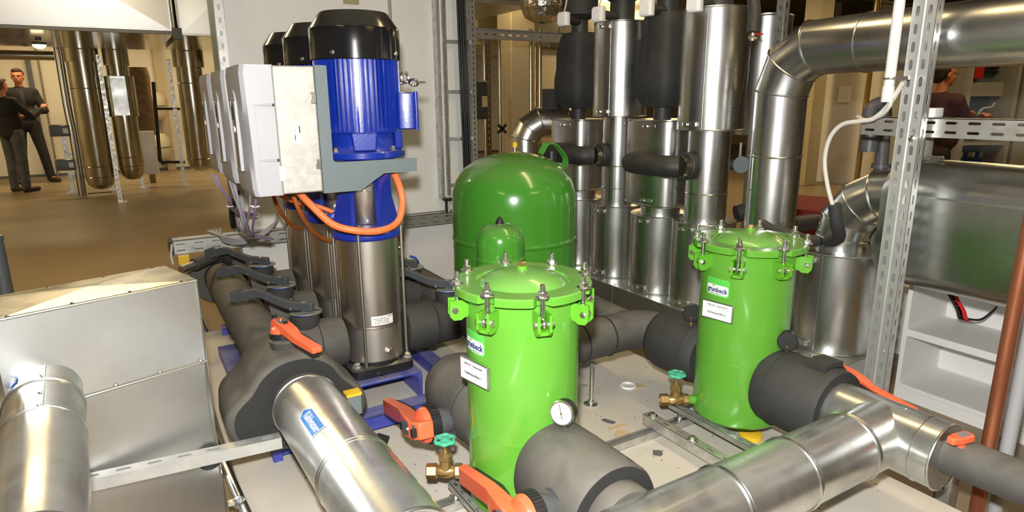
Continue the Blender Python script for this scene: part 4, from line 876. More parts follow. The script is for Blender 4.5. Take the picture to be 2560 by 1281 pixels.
# ---------------------------------------------------------------- the pumps (one prototype, two copies)
def make_pump():
    t = thing('vertical_pump', 'nearest of three blue and steel vertical pumps', 'pump', (PXC, PYS[0], SK), 'vertical multistage pumps')
    z = lambda v: v - SK
    # foot: black casting with rounded corners and ears
    obj('foot', MB().rbox((0, 0, z(.258)), (.285, .27, .055), .03).lathe([(.135, z(.283)), (.135, z(.30))], n=40), 'black_cast', t, local=True)
    for sx in (-1, 1):
        for sy in (-1, 1):
            b = obj('foot_bolt', MB().lathe([(.020, z(.285)), (.020, z(.292)), (.014, z(.292)), (.014, z(.305)), (.010, z(.308))], (sx * .118, sy * .110, 0), n=6), 'zinc', t, local=True, ang=20)
    obj('lower_barrel', MB().lathe([(.128, z(.298)), (.131, z(.302)), (.131, z(.452)), (.128, z(.455))], n=64), 'stainless_lower', t, local=True)
    obj('barrel', MB().lathe([(.1335, z(.453)), (.1342, z(.4545)), (.1342, z(.457)), (.1335, z(.459)), (.1335, z(.464)), (.1335, z(.52)), (.1335, z(.75)), (.1335, z(.845)), (.128, z(.85))], n=64), 'stainless', t, local=True)
    fr = math.radians(-108)
    pl = obj('drain_plug', MB().lathe([(.018, 0), (.018, .006), (.015, .006), (.015, .016), (.012, .018)], V3((math.cos(fr + .5), math.sin(fr + .5), 0)) * .130 + V3((0, 0, z(.345))), (math.cos(fr + .5), math.sin(fr + .5), 0), 6), 'stainless', t, local=True, ang=20)
    for a_ in (-122, -32, 58, 148):
        q = math.radians(a_); x, y = .150 * math.cos(q), .150 * math.sin(q)
        rd = obj('tie_rod', MB().cyl((x, y, z(.285)), (x, y, z(.90)), .0075, n=12), 'stainless', t, local=True)
        obj('rod_nut', MB().lathe([(.014, z(.90)), (.014, z(.915)), (.010, z(.918))], (x, y, 0), n=6), 'zinc_bright', rd, local=True)
    # rating label bent around the barrel
    a0, a1 = math.radians(-110), math.radians(-67); m = MB(); vs = []; fs = []; N = 12; r = .1343
    for i in range(N + 1):
        q = a0 + (a1 - a0) * i / N; vs += [(r * math.cos(q), r * math.sin(q), z(.470)), (r * math.cos(q), r * math.sin(q), z(.512))]
    for i in range(N): fs.append((2 * i, 2 * i + 2, 2 * i + 3, 2 * i + 1))
    lb = obj('rating_label', m.add(vs, fs), 'paper', t, local=True, label='white rating label')
    base = wloc(t); am = (a0 + a1) / 2
    def lt(s_, size, da, zz, sx=1.): lettering(s_, size, 'ink', lb, V3((base.x + r * math.cos(am + da), base.y + r * math.sin(am + da), zz)), (0, 1, 0), (0, 0, 1), wrap=(base.x, base.y, r + .0006), sx=sx)
    lt('Movitec VSF32-6', .0085, -.10, .5005); lt('KSB', .009, .21, .505); lt('S 2/07-40/98-0   21-43/276', .006, -.02, .4925); lt('N 1  2.67 %  20.0 bar  5.6', .006, -.02, .4855); lt('H 2  96 m  12.5 kW  2900', .006, -.02, .4785)
    obj('maker_mark', MB().ring(V3((r * math.cos(am + .32), r * math.sin(am + .32), z(.506))), (math.cos(am + .32), math.sin(am + .32), 0), .0045, .0009, 16, 4), 'ink', lb, local=True)
    # head: blue collar, lantern with windows, coupling guard
    obj('collar', MB().lathe([(.142, z(.845)), (.150, z(.855)), (.150, z(.895)), (.143, z(.905)), (.06, z(.908))], n=48), 'blue_paint', t, local=True)
    ln = MB()
    for a_ in (-155, -61, 27, 119):
        q = math.radians(a_ - 0); w0, w1 = .050, .052
        for s0, s1, za, zb in ((.128, .112, .90, 1.16),):
            ux = V3((-math.sin(q), math.cos(q), 0)); rx = V3((math.cos(q), math.sin(q), 0))
            vs = []
            for (rr, zz, w) in ((.138, .90, .060), (.118, 1.02, .040), (.116, 1.10, .038), (.122, 1.17, .055)):
                for (dr, sg) in ((0, -1), (0, 1), (-.022, 1), (-.022, -1)): vs.append(rx * (rr + dr) + ux * (sg * w) + V3((0, 0, z(zz))))
            fs = [(k * 4 + i, k * 4 + (i + 1) % 4, k * 4 + 4 + (i + 1) % 4, k * 4 + 4 + i) for k in range(3) for i in range(4)]
            ln.add(vs, fs)
    ln.lathe([(.06, z(1.165)), (.135, z(1.165)), (.135, z(1.185))], n=40); obj('lantern', ln, 'blue_paint', t, local=True, ang=50)
    gd = obj('coupling_guard', MB().lathe([(.088, z(.908)), (.090, z(.912)), (.090, z(1.163)), (.086, z(1.166))], n=40), 'stainless', t, local=True)
    for a_ in (-105, -45, 30): q = math.radians(a_); obj('guard_screw', MB().lathe([(.006, 0), (.006, .004)], (.090 * math.cos(q), .090 * math.sin(q), z(.925)), (math.cos(q), math.sin(q), 0), 8), 'zinc_bright', gd, local=True)
    q = math.radians(-95); rr_ = .0912
    ms = obj('guard_emblem', MB().ring((rr_ * math.cos(q), rr_ * math.sin(q), z(1.06)), (math.cos(q), math.sin(q), 0), .012, .0012, 20, 4), 'zinc_bright', gd, local=True)
    lettering('KSB', .02, 'zinc_bright', gd, base + V3((rr_ * math.cos(q - .35), rr_ * math.sin(q - .35), z(1.06))), (0, 1, 0), (0, 0, 1), wrap=(base.x, base.y, rr_))
    # motor flange
    obj('motor_flange', MB().lathe([(.13, z(1.185)), (.178, z(1.187)), (.182, z(1.192)), (.182, z(1.212)), (.178, z(1.217)), (.15, z(1.220)), (.140, z(1.235)), (.140, z(1.285)), (.150, z(1.30))], n=56), 'blue_paint', t, local=True)
    for a_ in range(4):
        q = math.radians(-148 + 90 * a_); x, y = .162 * math.cos(q), .162 * math.sin(q)
        obj('flange_bolt', MB().lathe([(.017, z(1.217)), (.017, z(1.221)), (.013, z(1.221)), (.013, z(1.233)), (.010, z(1.236))], (x, y, 0), n=6), 'zinc_bright', t, local=True, ang=20)
        q2 = math.radians(-103 + 90 * a_); ux = V3((-math.sin(q2), math.cos(q2), 0)); rx = V3((math.cos(q2), math.sin(q2), 0))
        obj('motor_foot', MB().ext([(-.045, 0), (.045, 0), (.052, .075), (-.052, .075)], rx * .135 + V3((0, 0, z(1.22))), ux, (0, 0, 1), rx * .034), 'blue_paint', t, local=True, bevel=.006)
    # ribbed stator housing
    obj('stator_housing', MB().lathe([(.140, z(1.285)), (.150, z(1.295)), (.150, z(1.59))], n=56), 'blue_paint', t, local=True)
    fin = MB().ext([(.145, z(1.285)), (.156, z(1.290)), (.1685, z(1.33)), (.171, z(1.40)), (.171, z(1.588)), (.145, z(1.588))], (0, -.0035, 0), (1, 0, 0), (0, 0, 1), (0, .007, 0)); FM = pre(fin, 'blue_paint')
    for i in range(46):
        a_ = 2 * PI * i / 46
        inst('cooling_fin', FM, t, (0, 0, 0), (0, 0, a_))
    # fan cover
    fc = obj('fan_cover', MB().lathe([(.176, z(1.575)), (.180, z(1.578)), (.180, z(1.64)), (.180, z(1.692)), (.179, z(1.697)), (.140, z(1.755)), (.134, z(1.760)), (.06, z(1.763)), (0, z(1.763))], n=64), 'black_gloss', t, local=True, ang=18)
    for a_ in range(4): q = math.radians(-137 + 90 * a_); obj('screw', MB().lathe([(.011, 0), (.010, .003), (.006, .006)], (.180 * math.cos(q), .180 * math.sin(q), z(1.60)), (math.cos(q), math.sin(q), 0), 12), 'zinc_bright', fc, local=True)
    # terminal box on the right-hand side
    q = math.radians(-22); rx = V3((math.cos(q), math.sin(q), 0)); Rb = Matrix.Rotation(q, 3, 'Z')
    tb = obj('terminal_box', MB().rbox(rx * .195 + V3((0, 0, z(1.375))), (.075, .15, .15), .012, Rb), 'blue_paint', t, local=True, bevel=.003)
    obj('box_lid', MB().rbox(rx * .236 + V3((0, 0, z(1.375))), (.016, .158, .158), .007, Rb), 'blue_paint', tb, local=True)
    ly = Rb @ V3((0, -1, 0)); obj('barcode', MB().box(rx * .190 + ly * .0765 + V3((0, 0, z(1.40))), (.016, .002, .036), Rb), 'paper', tb, local=True)
    eb = V3((math.cos(q), math.sin(q), 0)) * .195 + V3((0, 0, z(1.49)))
    obj('eye_bolt', MB().ring(eb + V3((0, 0, .02)), (-.4, 1, 0), .020, .0065, 24, 8).cyl(eb - rx * .03, eb + rx * .0, .008, n=10), 'zinc_bright', t, local=True)
    obj('eye_bolt', MB().ring(eb + rx * .035, (.4, .5, .8), .018, .006, 24, 8).cyl(eb + rx * .05, eb + rx * .085, .005, n=8), 'zinc_bright', t, local=True)
    return t
pump = make_pump()
for k, lb in ((1, 'middle of three blue and steel vertical pumps'), (2, 'farthest of three blue and steel vertical pumps')):
    c = copy_tree(pump); c.location = (PXC, PYS[k], SK); c['label'] = lb

# ---------------------------------------------------------------- frequency drives hung on the left of the pumps
def make_drive():
    yc = PYS[0] - .0; t = thing('frequency_drive', 'nearest grey frequency drive with a metal side', 'drive', (.58, yc, 1.075), 'frequency drives on the pumps')
    zb, zt, hw = 1.075, 1.545, .172
    Y0, Y1 = yc - hw, yc + hw
    # metal heat-sink housing nearest the motor
    hs = obj('housing', MB().bb((.500, Y0, zb), (.652, Y1, zt)), 'drive_housing', t, bevel=.006)
    for z0, z1 in ((1.40, 1.455), (1.155, 1.205)):
        cl = obj('clip_recess', MB().bb((.622, Y0 - .0015, z0), (.645, Y0 + .002, z1)), 'drive_housing', t)
        obj('clip', MB().bb((.630, Y0 - .007, z0 + .008), (.650, Y0 - .0015, z1 - .005)), 'zinc_bright', cl, bevel=.002)
    # plastic cover: deep lid with a flat front, near and far sides bowed in around the keypad
    XF = .392; N = 16; vs = []; fs = []
    for k in range(N + 1):
        s_ = k / N; zz = zb - .002 + (zt - zb + .004) * s_; e = .5 - abs(s_ - .5)
        bow = .040 * max(0, math.sin(PI * min(1, max(0, (s_ - .16) / .56)))) ** 1.3; xf = XF + .010 * (.5 - s_) + (.006 if k in (0, N) else 0)
        vs += [(.500, Y0 - .002, zz), (xf + .014, Y0 + .001, zz), (xf, Y0 + .014 + bow, zz), (xf - .002, yc - .06, zz), (xf - .002, yc + .06, zz), (xf, Y1 - .014 - bow, zz), (xf + .014, Y1 - .001, zz), (.500, Y1 + .002, zz)]
    for k in range(N):
        for i in range(7): b = k * 8 + i; fs.append((b, b + 8, b + 9, b + 1))
    fs.append(tuple(range(8))); fs.append(tuple(N * 8 + i for i in range(7, -1, -1)))
    cv = obj('cover', MB().add(vs, fs), 'drive_plastic', t, ang=22)
    for zz in (1.405, 1.205):       # ribs on the near side
        obj('cover_rib', MB().lathe([(.001, 0), (.005, .04), (.006, .072), (.005, .075)], (.420, Y0 + .001, zz), (1, 0, 0), 10), 'drive_plastic', cv)
        obj('rib_slot', MB().box((.493, Y0 - .005, zz), (.007, .004, .010)), 'black_plastic', cv)
    obj('side_panel', MB().bb((.428, Y0 - .0025, 1.10), (.430, Y0 + .002, 1.395)).bb((.428, Y0 - .0025, 1.393), (.498, Y0 + .002, 1.395)), 'drive_plastic', cv)
    obj('seam', MB().bb((.4975, Y0 - .0035, zb - .003), (.5015, Y1 + .0035, zt + .003)), 'drive_panel', cv)
    # keypad on the front
    kp = obj('keypad', MB().ext([(-.045, -.135), (.045, -.135), (.045, .100), (.045, .115), (-.045, .115)], (XF - .002, yc, 1.30), (0, 1, 0), (0, 0, 1), (-.010, 0, 0)), 'drive_panel', t, bevel=.002)
    obj('display', MB().box((XF - .0125, yc, 1.375), (.003, .066, .05)), 'black_plastic', kp)
    obj('keypad_arch', MB().lathe([(.047, 0), (.047, .008), (.040, .008)], (XF - .002, yc, 1.415), (-1, 0, 0), 24), 'drive_plastic', kp)
    obj('keypad_frame', MB().ext([(-.050, -.140), (.050, -.140), (.050, .118), (.045, .118), (.045, -.135), (-.045, -.135), (-.045, .118), (-.050, .118)], (XF - .001, yc, 1.30), (0, 1, 0), (0, 0, 1), (-.012, 0, 0)), 'drive_plastic', kp)
    obj('round_key', MB().lathe([(.012, 0), (.012, .004), (.009, .006)], (XF - .012, yc, 1.315), (-1, 0, 0), 20), 'white_plastic', kp)
    # labels on the near side
    lb = obj('type_label', MB().box((.571, Y0 - .0012, 1.300), (.030, .002, .072)), 'paper', t)
    obj('print_bars', MB().box((.580, Y0 - .0024, 1.315), (.004, .0006, .026)).box((.562, Y0 - .0024, 1.285), (.003, .0006, .018)), 'ink', lb)
    lettering('PumpDrive', .007, 'ink', lb, (.563, Y0 - .0024, 1.302), (0, 0, -1), (1, 0, 0)); lettering('KSB', .006, 'ink', lb, (.563, Y0 - .0024, 1.272), (0, 0, -1), (1, 0, 0)); lettering('CE', .006, 'ink_grey', lb, (.561, Y0 - .0024, 1.331), (0, 0, -1), (1, 0, 0))
    obj('paper_tag', MB().box((.503, Y0 - .005, 1.155), (.020, .0015, .055)), 'paper', t)
    # bracket plate: upright behind the drive and an arm under the motor flange
    zz0 = 1.065
    bk = obj('bracket', MB().ext([(.652, zt + .003), (.694, zt + .003), (.697, 1.545), (.697, 1.195), (.705, 1.187), (.715, 1.185), (1.045, 1.185), (1.045, 1.130), (.90, 1.130), (.80, 1.068), (.652, 1.068)], (0, Y0 - .006, 0), (1, 0, 0), (0, 0, 1), (0, .006, 0)), 'bracket_grey', t)
    obj('bracket_back', MB().bb((.652, Y0, 1.068), (.657, Y1, zt)), 'bracket_grey', bk)
    obj('bracket_shelf', MB().bb((.697, Y0, 1.180), (.752, Y1, 1.185)), 'bracket_grey', bk)
    return t
drv = make_drive(); b0 = V3(drv.location)
for k, lb in ((1, 'middle grey frequency drive'), (2, 'farthest grey frequency drive')):
    c = copy_tree(drv); c.location = b0 + V3((0, PYS[k] - PYS[0], 0)); c['label'] = lb

# ---------------------------------------------------------------- cables and hoses
def cable(name, pts, r, m, label, cat='cable', grp=None, n=9, k=7):
    t = solo(name, MB().tube(spline(pts, k), r, n), m, label, cat, grp, ang=60); return t
Y0 = PYS[0] - .175
def pp(x, y, Y_): return PY(x, y, Y_)
cable('motor_hose', [pp(748, 482, 2.62), pp(775, 510, 2.56), pp(830, 560, 2.50), pp(890, 577, 2.46), pp(950, 577, 2.46), pp(993, 556, 2.50), pp(1006, 510, 2.53), pp(1000, 470, 2.55), pp(985, 432, 2.60)], .0145, 'orange_hose', 'thick orange hose looping from the nearest drive to its motor', 'hose', None, 14)
cable('motor_cable', [pp(732, 486, 2.72), pp(750, 530, 2.76), pp(775, 570, 2.85), pp(800, 592, 2.93), pp(832, 606, 3.0)], .010, 'orange_braid', 'orange braided cable beside the middle pump', 'cable', 'orange motor cables')
cable('motor_cable', [pp(682, 486, 3.15), pp(695, 520, 3.2), pp(715, 550, 3.3), pp(735, 566, 3.38), pp(756, 572, 3.45)], .010, 'orange_braid', 'orange braided cable beside the farthest pump', 'cable', 'orange motor cables')
cable('motor_cable', [pp(700, 488, 3.0), pp(740, 505, 3.0), pp(790, 515, 3.0), pp(832, 530, 2.98)], .011, 'orange_hose', 'short orange cable running behind the nearest orange hose', 'cable', 'orange motor cables')
i = 0
for (x0, y0, Yd, xm, ym) in ((528, 432, 3.63, 575, 515), (535, 435, 3.58, 582, 518), (541, 438, 3.6, 578, 520), (574, 452, 3.2, 618, 575), (581, 455, 3.15, 624, 578), (587, 458, 3.12, 614, 580), (626, 484, 2.68, 622, 592), (640, 486, 2.64, 628, 590)):
    col = ('cable_grey', 'cable_violet', 'cable_grey')[i % 3]
    if i < 6: pts = [pp(x0, y0, Yd), pp((x0 * 2 + xm) / 3, (y0 * 2 + ym) / 3 + 6, Yd), pp(xm - 6, ym - 18, Yd + .05), pp(xm + 6, ym + 8, Yd + .2), pp(xm + 60, ym + 20, Yd + .4)]
    else: pts = [pp(x0, y0, Yd), pp(x0 - 2, y0 + 40, Yd + .1), pp(x0 - 8, y0 + 80, Yd + .3), pp(xm, ym, Yd + .5), pp(600, 570, Yd + .8), pp(592, 545, Yd + .9)]
    cable('signal_cable', pts, .005, col, ['grey signal cable under the farthest drive', 'violet signal cable under the farthest drive', 'second grey signal cable under the farthest drive', 'violet signal cable under the middle drive', 'grey signal cable under the middle drive', 'second violet signal cable under the middle drive', 'grey signal cable under the nearest drive', 'violet signal cable under the nearest drive'][i], 'cable', 'signal cables under the drives'); i += 1
for k in range(4):
    cable('cable_loop', [pp(520 + 10 * k, 578 - 2 * k, 4.3), pp(560, 592 + 4 * k, 4.2), pp(610, 600 + 3 * k, 4.1), pp(650, 592 - 2 * k, 4.1), pp(680 + 3 * k, 570 - 5 * k, 4.1), pp(692, 550 - 5 * k, 4.15)], .008, 'cable_grey', ['lowest grey cable of the loop on the channel end', 'second grey cable of the loop on the channel end', 'third grey cable of the loop on the channel end', 'topmost grey cable of the loop on the channel end'][k], 'cable', 'grey cable loop on the wall channel')
cable('thick_black_cable', [pp(582, 500, 4.2), pp(580, 535, 4.25), pp(584, 568, 4.3)], .018, 'black_cable', 'thick black cable dropping into the wall channel behind the drives', 'cable')
for (x, y, Yd) in ((577, 517, 3.62), (640, 517, 2.72)):
    q = pp(x, y, Yd); solo('cable_tie', MB().ring(q, (0, .1, 1), .014, .003, 16, 6).box(q + V3((-.016, 0, .004)), (.012, .004, .004)), 'white_plastic', ['white cable tie under the farthest drive', 'white cable tie under the nearest drive'][x > 600], 'cable tie')

# ---------------------------------------------------------------- wall channel, ladder and posts
CY_ = 4.40
zc = .575
t = thing('cable_channel', 'long slotted galvanised cable channel along the foot of the white wall', 'cable channel', (1.2, CY_, .53))
x0, x1 = PY(425, 598, CY_).x, 2.2
obj('front_web', MB().slots((x0, CY_ - .05, zc - .012), (1, 0, 0), (0, 0, 1), x1 - x0, .038, .10, .05, .010, .002).slots((x0, CY_ - .05, zc - .05), (1, 0, 0), (0, 0, 1), x1 - x0, .038, .10, .05, .010, .002), 'zinc', t)
obj('top_web', MB().slots((x0, CY_ + .005, zc + .008), (1, 0, 0), (0, 1, 0), x1 - x0, .04, .10, .05, .010, .002), 'zinc', t)
obj('rear_web', MB().plate((x0, CY_ + .08, zc - .03), (1, 0, 0), (0, 0, 1), x1 - x0, .08, .002), 'zinc', t)
obj('floor_web', MB().plate((x0, CY_ + .015, zc - .07), (1, 0, 0), (0, 1, 0), x1 - x0, .13, .002), 'zinc', t)
obj('end_cap', MB().bb((x0 - .012, CY_ - .055, zc - .072), (x0 + .012, CY_ + .085, zc + .012)), 'black_plastic', t)
obj('wall_bracket', MB().bb((1.0, CY_ + .08, zc - .07), (1.03, 4.5, zc)).bb((2.0, CY_ + .08, zc - .07), (2.03, 4.5, zc)), 'zinc', t)
# yellow capped post carrying the free end
q = PY(458, 640, 4.3); t = thing('capped_post', 'short slotted strut post with a yellow cap under the channel end', 'post', (q.x, 4.3, 0))
obj('post', cstrut((q.x, 4.28, 0), (q.x, 4.28, .50), (0, -1, 0), .05, .04, pitch=.07, sl=.035, sw=.014), 'zinc', t)
obj('yellow_cap', MB().bb((q.x - .03, 4.275, .455), (q.x + .03, 4.33, .505)), 'yellow_plastic', t); obj('bolt', MB().lathe([(.012, 0), (.012, .008), (.006, .009)], (q.x, 4.279, .43), (0, -1, 0), 10), 'zinc_bright', t)
cable('sensor_cable', [pp(430, 612, 4.25), pp(428, 640, 4.2), pp(433, 662, 4.15)], .007, 'cable_white', 'pale cable hanging from the free end of the channel', 'cable')
# slotted strut on the left edge of the white wall
t = thing('edge_strut', 'slotted galvanised strut running up the left edge of the white wall', 'strut', (.62, 4.46, 0))
obj('channel', cstrut((.615, 4.468, .65), (.615, 4.468, 3.3), (0, -1, 0), .06, .03, pitch=.075, sl=.034, sw=.016), 'zinc', t)
obj('end_trim', MB().bb((.585, 4.47, .0), (.60, 4.72, 3.3)), 'bracket_grey', t)
# cable ladder on the right edge of the wall
t = thing('cable_ladder', 'vertical cable ladder with black cables on the right edge of the white wall', 'cable ladder', (2.24, 4.46, .7))
obj('side_rail', MB().slots((2.07, 4.47, .68), (0, 0, 1), (1, 0, 0), 2.62, .04, .03, .012, .006, .002).bb((2.045, 4.43, .68), (2.05, 4.5, 3.3)).bb((2.115, 4.43, .70), (2.122, 4.5, 3.3)), 'zinc', t)
obj('side_rail', MB().slots((2.335, 4.425, .1), (0, 0, 1), (1, 0, 0), 3.2, .03, .04, .022, .010, .002).bb((2.315, 4.425, .1), (2.32, 4.5, 3.3)).bb((2.35, 4.425, .1), (2.357, 4.5, 3.3)), 'zinc', t)
for zz in (.78, 1.13, 1.475, 1.83, 2.18, 2.5):
    r_ = obj('rung', MB().bb((2.12, 4.43, zz - .012), (2.32, 4.452, zz + .012)), 'zinc', t); obj('clamp', MB().bb((2.245, 4.424, zz - .015), (2.30, 4.43, zz + .015)), 'zinc_bright', r_)
obj('foot_bracket', MB().bb((2.06, 4.40, .665), (2.14, 4.47, .685)).bb((2.06, 4.40, .55), (2.075, 4.42, .68)), 'black_plastic', t)
for k in range(4):
    cable('riser_cable', [(2.235 + .017 * k, 4.415 - .004 * (k % 2), .35), (2.23 + .017 * k, 4.416, 1.0), (2.22 + .017 * k, 4.414 - .006 * (k % 2), 1.5), (2.21 + .018 * k, 4.416, 2.2), (2.205 + .017 * k, 4.416, 3.28)], .0085, 'black_cable', ['leftmost black cable on the ladder', 'second black cable on the ladder', 'third black cable on the ladder', 'rightmost black cable on the ladder'][k], 'cable', 'black cables on the ladder')
for k in range(2): cable('drop_cable', [(2.10 + .022 * k, 4.45, .70), (2.10 + .02 * k, 4.44, .64), (2.06 + .02 * k, 4.42, .56)], .008, 'cable_white', ['left pale cable dropping from the ladder foot', 'right pale cable dropping from the ladder foot'][k], 'cable', 'pale drop cables')
solo('ceiling_conduit', MB().cyl((1.72, 4.485, 1.9), (1.72, 4.485, 3.3), .012, n=10), 'zinc', 'thin conduit on the white wall above the nearest motor', 'conduit')
solo('wall_batten', MB().bb((1.40, 4.475, 2.05), (1.50, 4.5, 3.3)), 'column_paint', 'pale wooden strip on the wall above the nearest motor', 'batten')
# small pressure switch group behind the nearest pump
q = PD(1003, 610, 3.7); t = thing('pressure_sensor', 'small pressure sensor with a red cap beside the nearest pump', 'sensor', q - V3((0, 0, .16)))
obj('red_cap', MB().cyl(q + V3((0, 0, .02)), q + V3((0, 0, .085)), .018, n=16), 'red_plastic', t); obj('stem', MB().cyl(q - V3((0, 0, .10)), q + V3((0, 0, .02)), .009, n=12).lathe([(.016, 0), (.016, .03)], q - V3((0, 0, .09)), n=6), 'zinc_bright', t); obj('elbow', MB().cyl(q + V3((-.05, .02, -.02)), q + V3((0, 0, -.02)), .018, n=14).lathe([(.026, 0), (.026, .02)], q + V3((-.05, .02, -.02)), (1, 0, 0), 16), 'stainless', t); obj('base', MB().cyl(q - V3((0, 0, .165)), q - V3((0, 0, .10)), .032, n=20), 'foam_clean', t)
cable('blue_tube', [q + V3((.05, 0, -.08)), q + V3((.085, -.01, -.10)), q + V3((.10, -.02, -.15))], .007, 'blue_plastic', 'short blue tube beside the pressure sensor', 'tube')
# ---------------------------------------------------------------- green expansion tanks
c = (1.857, 3.063); r = .349
t = thing('expansion_tank', 'large green expansion tank with a domed dusty top', 'tank', (c[0], c[1], PL))
obj('shell', MB().lathe([(0, .20), (.15, .21), (.27, .25), (.335, .33), (r, .42), (r, .64), (r, .652), (r + .004, .655), (r + .004, .665), (r, .668), (r, .68), (r, .86), (.345, .92), (.325, .985), (.28, 1.045), (.21, 1.092), (.12, 1.122), (.05, 1.134), (0, 1.136)], (c[0], c[1], 0), n=80), 'green_tank', t, ang=60)
for a_ in (20, 140, 260): q = math.radians(a_); obj('leg', MB().box((c[0] + .27 * math.cos(q), c[1] + .27 * math.sin(q), .20), (.05, .02, .20), Matrix.Rotation(q, 3, 'Z')), 'green_tank', t)
p = PZ(1287, 368, 1.15)
obj('valve_cap', MB().cyl((p.x, p.y, 1.128), (p.x, p.y, 1.148), .010, n=12), 'zinc_bright', t); obj('yellow_cap', MB().cyl((p.x, p.y, 1.148), (p.x, p.y, 1.178), .0155, n=16, bev=.002), 'yellow_plastic', t)
# green guard strap over the top fitting
g0 = PZ(1352, 385, 1.12); g1 = PZ(1412, 400, 1.08)
gd = (g1 - g0).normalized(); gn = V3((-gd.y, gd.x, 0)).normalized()
path = [g0, g0 + gd * .03 + V3((0, 0, .055)), g0 + gd * .06 + V3((0, 0, .07)), g0 + gd * .10 + V3((0, 0, .062)), g1 + V3((0, 0, .01)), g1 + V3((0, 0, -.04))]
sp = spline(path, 5); vs = []; fs = []
for q in sp: vs += [q - gn * .035, q + gn * .035, q + gn * .035 + V3((0, 0, .004)), q - gn * .035 + V3((0, 0, .004))]
for k in range(len(sp) - 1):
    for i in range(4): fs.append((k * 4 + i, k * 4 + (i + 1) % 4, k * 4 + 4 + (i + 1) % 4, k * 4 + 4 + i))
obj('guard_strap', MB().add(vs, fs), 'green_band', t, ang=50)
obj('top_fitting', MB().cyl(g0.lerp(g1, .45) + V3((0, 0, -.03)), g0.lerp(g1, .45) + V3((0, 0, .03)), .03, n=18), 'black_plastic', t)
c = (1.411, 2.453); r = .108
t = thing('small_expansion_tank', 'small green expansion vessel with a black cap before the large tank', 'tank', (c[0], c[1], .47))
obj('shell', MB().lathe([(0, .55), (.05, .555), (.09, .575), (r, .62), (r, .706), (r, .713), (r + .003, .715), (r + .003, .721), (r, .723), (r, .73), (r, .80), (.100, .835), (.08, .860), (.045, .874), (0, .877)], (c[0], c[1], 0), n=56), 'green_tank', t, ang=60)
obj('black_cap', MB().lathe([(.022, .872), (.018, .885), (.008, .905), (0, .908)], (c[0], c[1], 0), n=16), 'black_plastic', t); obj('nipple', MB().cyl((c[0], c[1], .47), (c[0], c[1], .56), .016, n=14), 'brass', t)
obj('rubber_ring', MB().lathe([(.028, .868), (.028, .876)], (c[0], c[1], 0), n=20), 'zinc', t)

# ---------------------------------------------------------------- sheet metal base with the clad distribution columns
BX0, BX1, BY0, BY1, BZ = 2.515, 2.93, 1.47, 3.98, .284
t = thing('equipment_pedestal', 'long galvanised sheet-metal pedestal carrying the row of clad cylinders', 'pedestal', ((BX0 + BX1) / 2, 2.7, 0))
obj('casing', MB().bb((BX0, BY0, 0), (BX1, BY1, BZ - .002)), 'galv_sheet', t)
obj('top_sheet', MB().bb((BX0 - .006, BY0 - .006, BZ - .003), (BX1 + .006, BY1, BZ)), 'galv_dusty', t, bevel=.001)
SC = pre(MB().lathe([(.008, 0), (.007, .003), (.003, .005)], n=10), 'zinc_bright')
for i in range(9): inst('screw', SC, t, (BX0 + .02 - (BX0 + BX1) / 2, BY0 + .05 + .29 * i - 2.7, BZ))
for yy in (2.12, 2.97): obj('sheet_joint', MB().bb((BX0 - .002, yy, 0), (BX0, yy + .012, BZ)), 'galv', t)
def latch(par, cx, cy, r, z, a_, s=1.):
    q = math.radians(a_); rx = V3((math.cos(q), math.sin(q), 0)); R = Matrix.Rotation(q, 3, 'Z')
    o = V3((cx, cy, z)) + rx * (r + .004)
    l = obj('toggle_latch', MB().box(o, (.006, .085, .020), R).box(o + R @ V3((.008, .022, 0)), (.010, .030, .022), R).box(o + R @ V3((.008, -.025, 0)), (.010, .018, .014), R), 'zinc_bright', par, bevel=.0015)
    obj('latch_wire', MB().tube([o + R @ V3((.010, .01, .006)), o + R @ V3((.012, -.04, .006)), o + R @ V3((.012, -.04, -.006)), o + R @ V3((.010, .01, -.006))], .002, 6), 'zinc_bright', l)
def canister(name, label, cx, cy, z0, z1, r, seam=-155, lt=-168, lz=(1, 1), flat=0., mm='galv', cat='casing'):
    t = thing(name, label, cat, (cx, cy, z0), 'clad valve casings')
    if flat:      # obround casing with flat sides, long axis along y
        n = 64; m = MB(); vs = []; fs = []; kk = 5
        for z in (z0, z1):
            for i in range(n):
                a_ = 2 * PI * i / n; ca, sa = math.cos(a_), math.sin(a_)
                vs.append((cx + r * math.copysign(abs(ca) ** (2 / 4.5), ca), cy + (r + flat) * math.copysign(abs(sa) ** (2 / 2.6), sa), z))
        fs = [(i, (i + 1) % n, n + (i + 1) % n, n + i) for i in range(n)] + [tuple(range(n - 1, -1, -1)), tuple(range(n, 2 * n))]
        sh = obj('shell', m.add(vs, fs), mm, t, ang=30)
        for z in (z0 + .008, z1 - .006): obj('rim_bead', MB().tube([V3((v[0] * 1.0, v[1], z)) for v in vs[:n]], .0045, 6, closed=True), mm, t)
    else:
        sh = obj('shell', MB().lathe([(r - .02, z0), (r, z0 + .001), (r, z1 - .001), (r - .02, z1)], (cx, cy, 0), n=72), mm, t, ang=30)
        for z in (z0 + .006, z1 - .006): obj('rim_bead', MB().ring((cx, cy, z), (0, 0, 1), r, .004, 64, 6), mm, t)
    q = math.radians(seam); rr = r if not flat else r * .985
    obj('vertical_seam', MB().box((cx + rr * math.cos(q), cy + rr * math.sin(q), (z0 + z1) / 2), (.004, .014, z1 - z0 - .02), Matrix.Rotation(q, 3, 'Z')), mm, t)
    if lz[0]: latch(t, cx, cy, r, z0 + .035, lt)
    if lz[1]: latch(t, cx, cy, r, z1 - .035, lt)
    return t
C1, C2, C3, C4, C5 = (2.72, 3.60), (2.727, 3.206), (2.715, 2.79), (2.709, 2.44), (2.76, 1.67)
canister('valve_casing', 'farthest low clad cylinder on the base, beside the green tank', *C1, BZ, .75, .160)
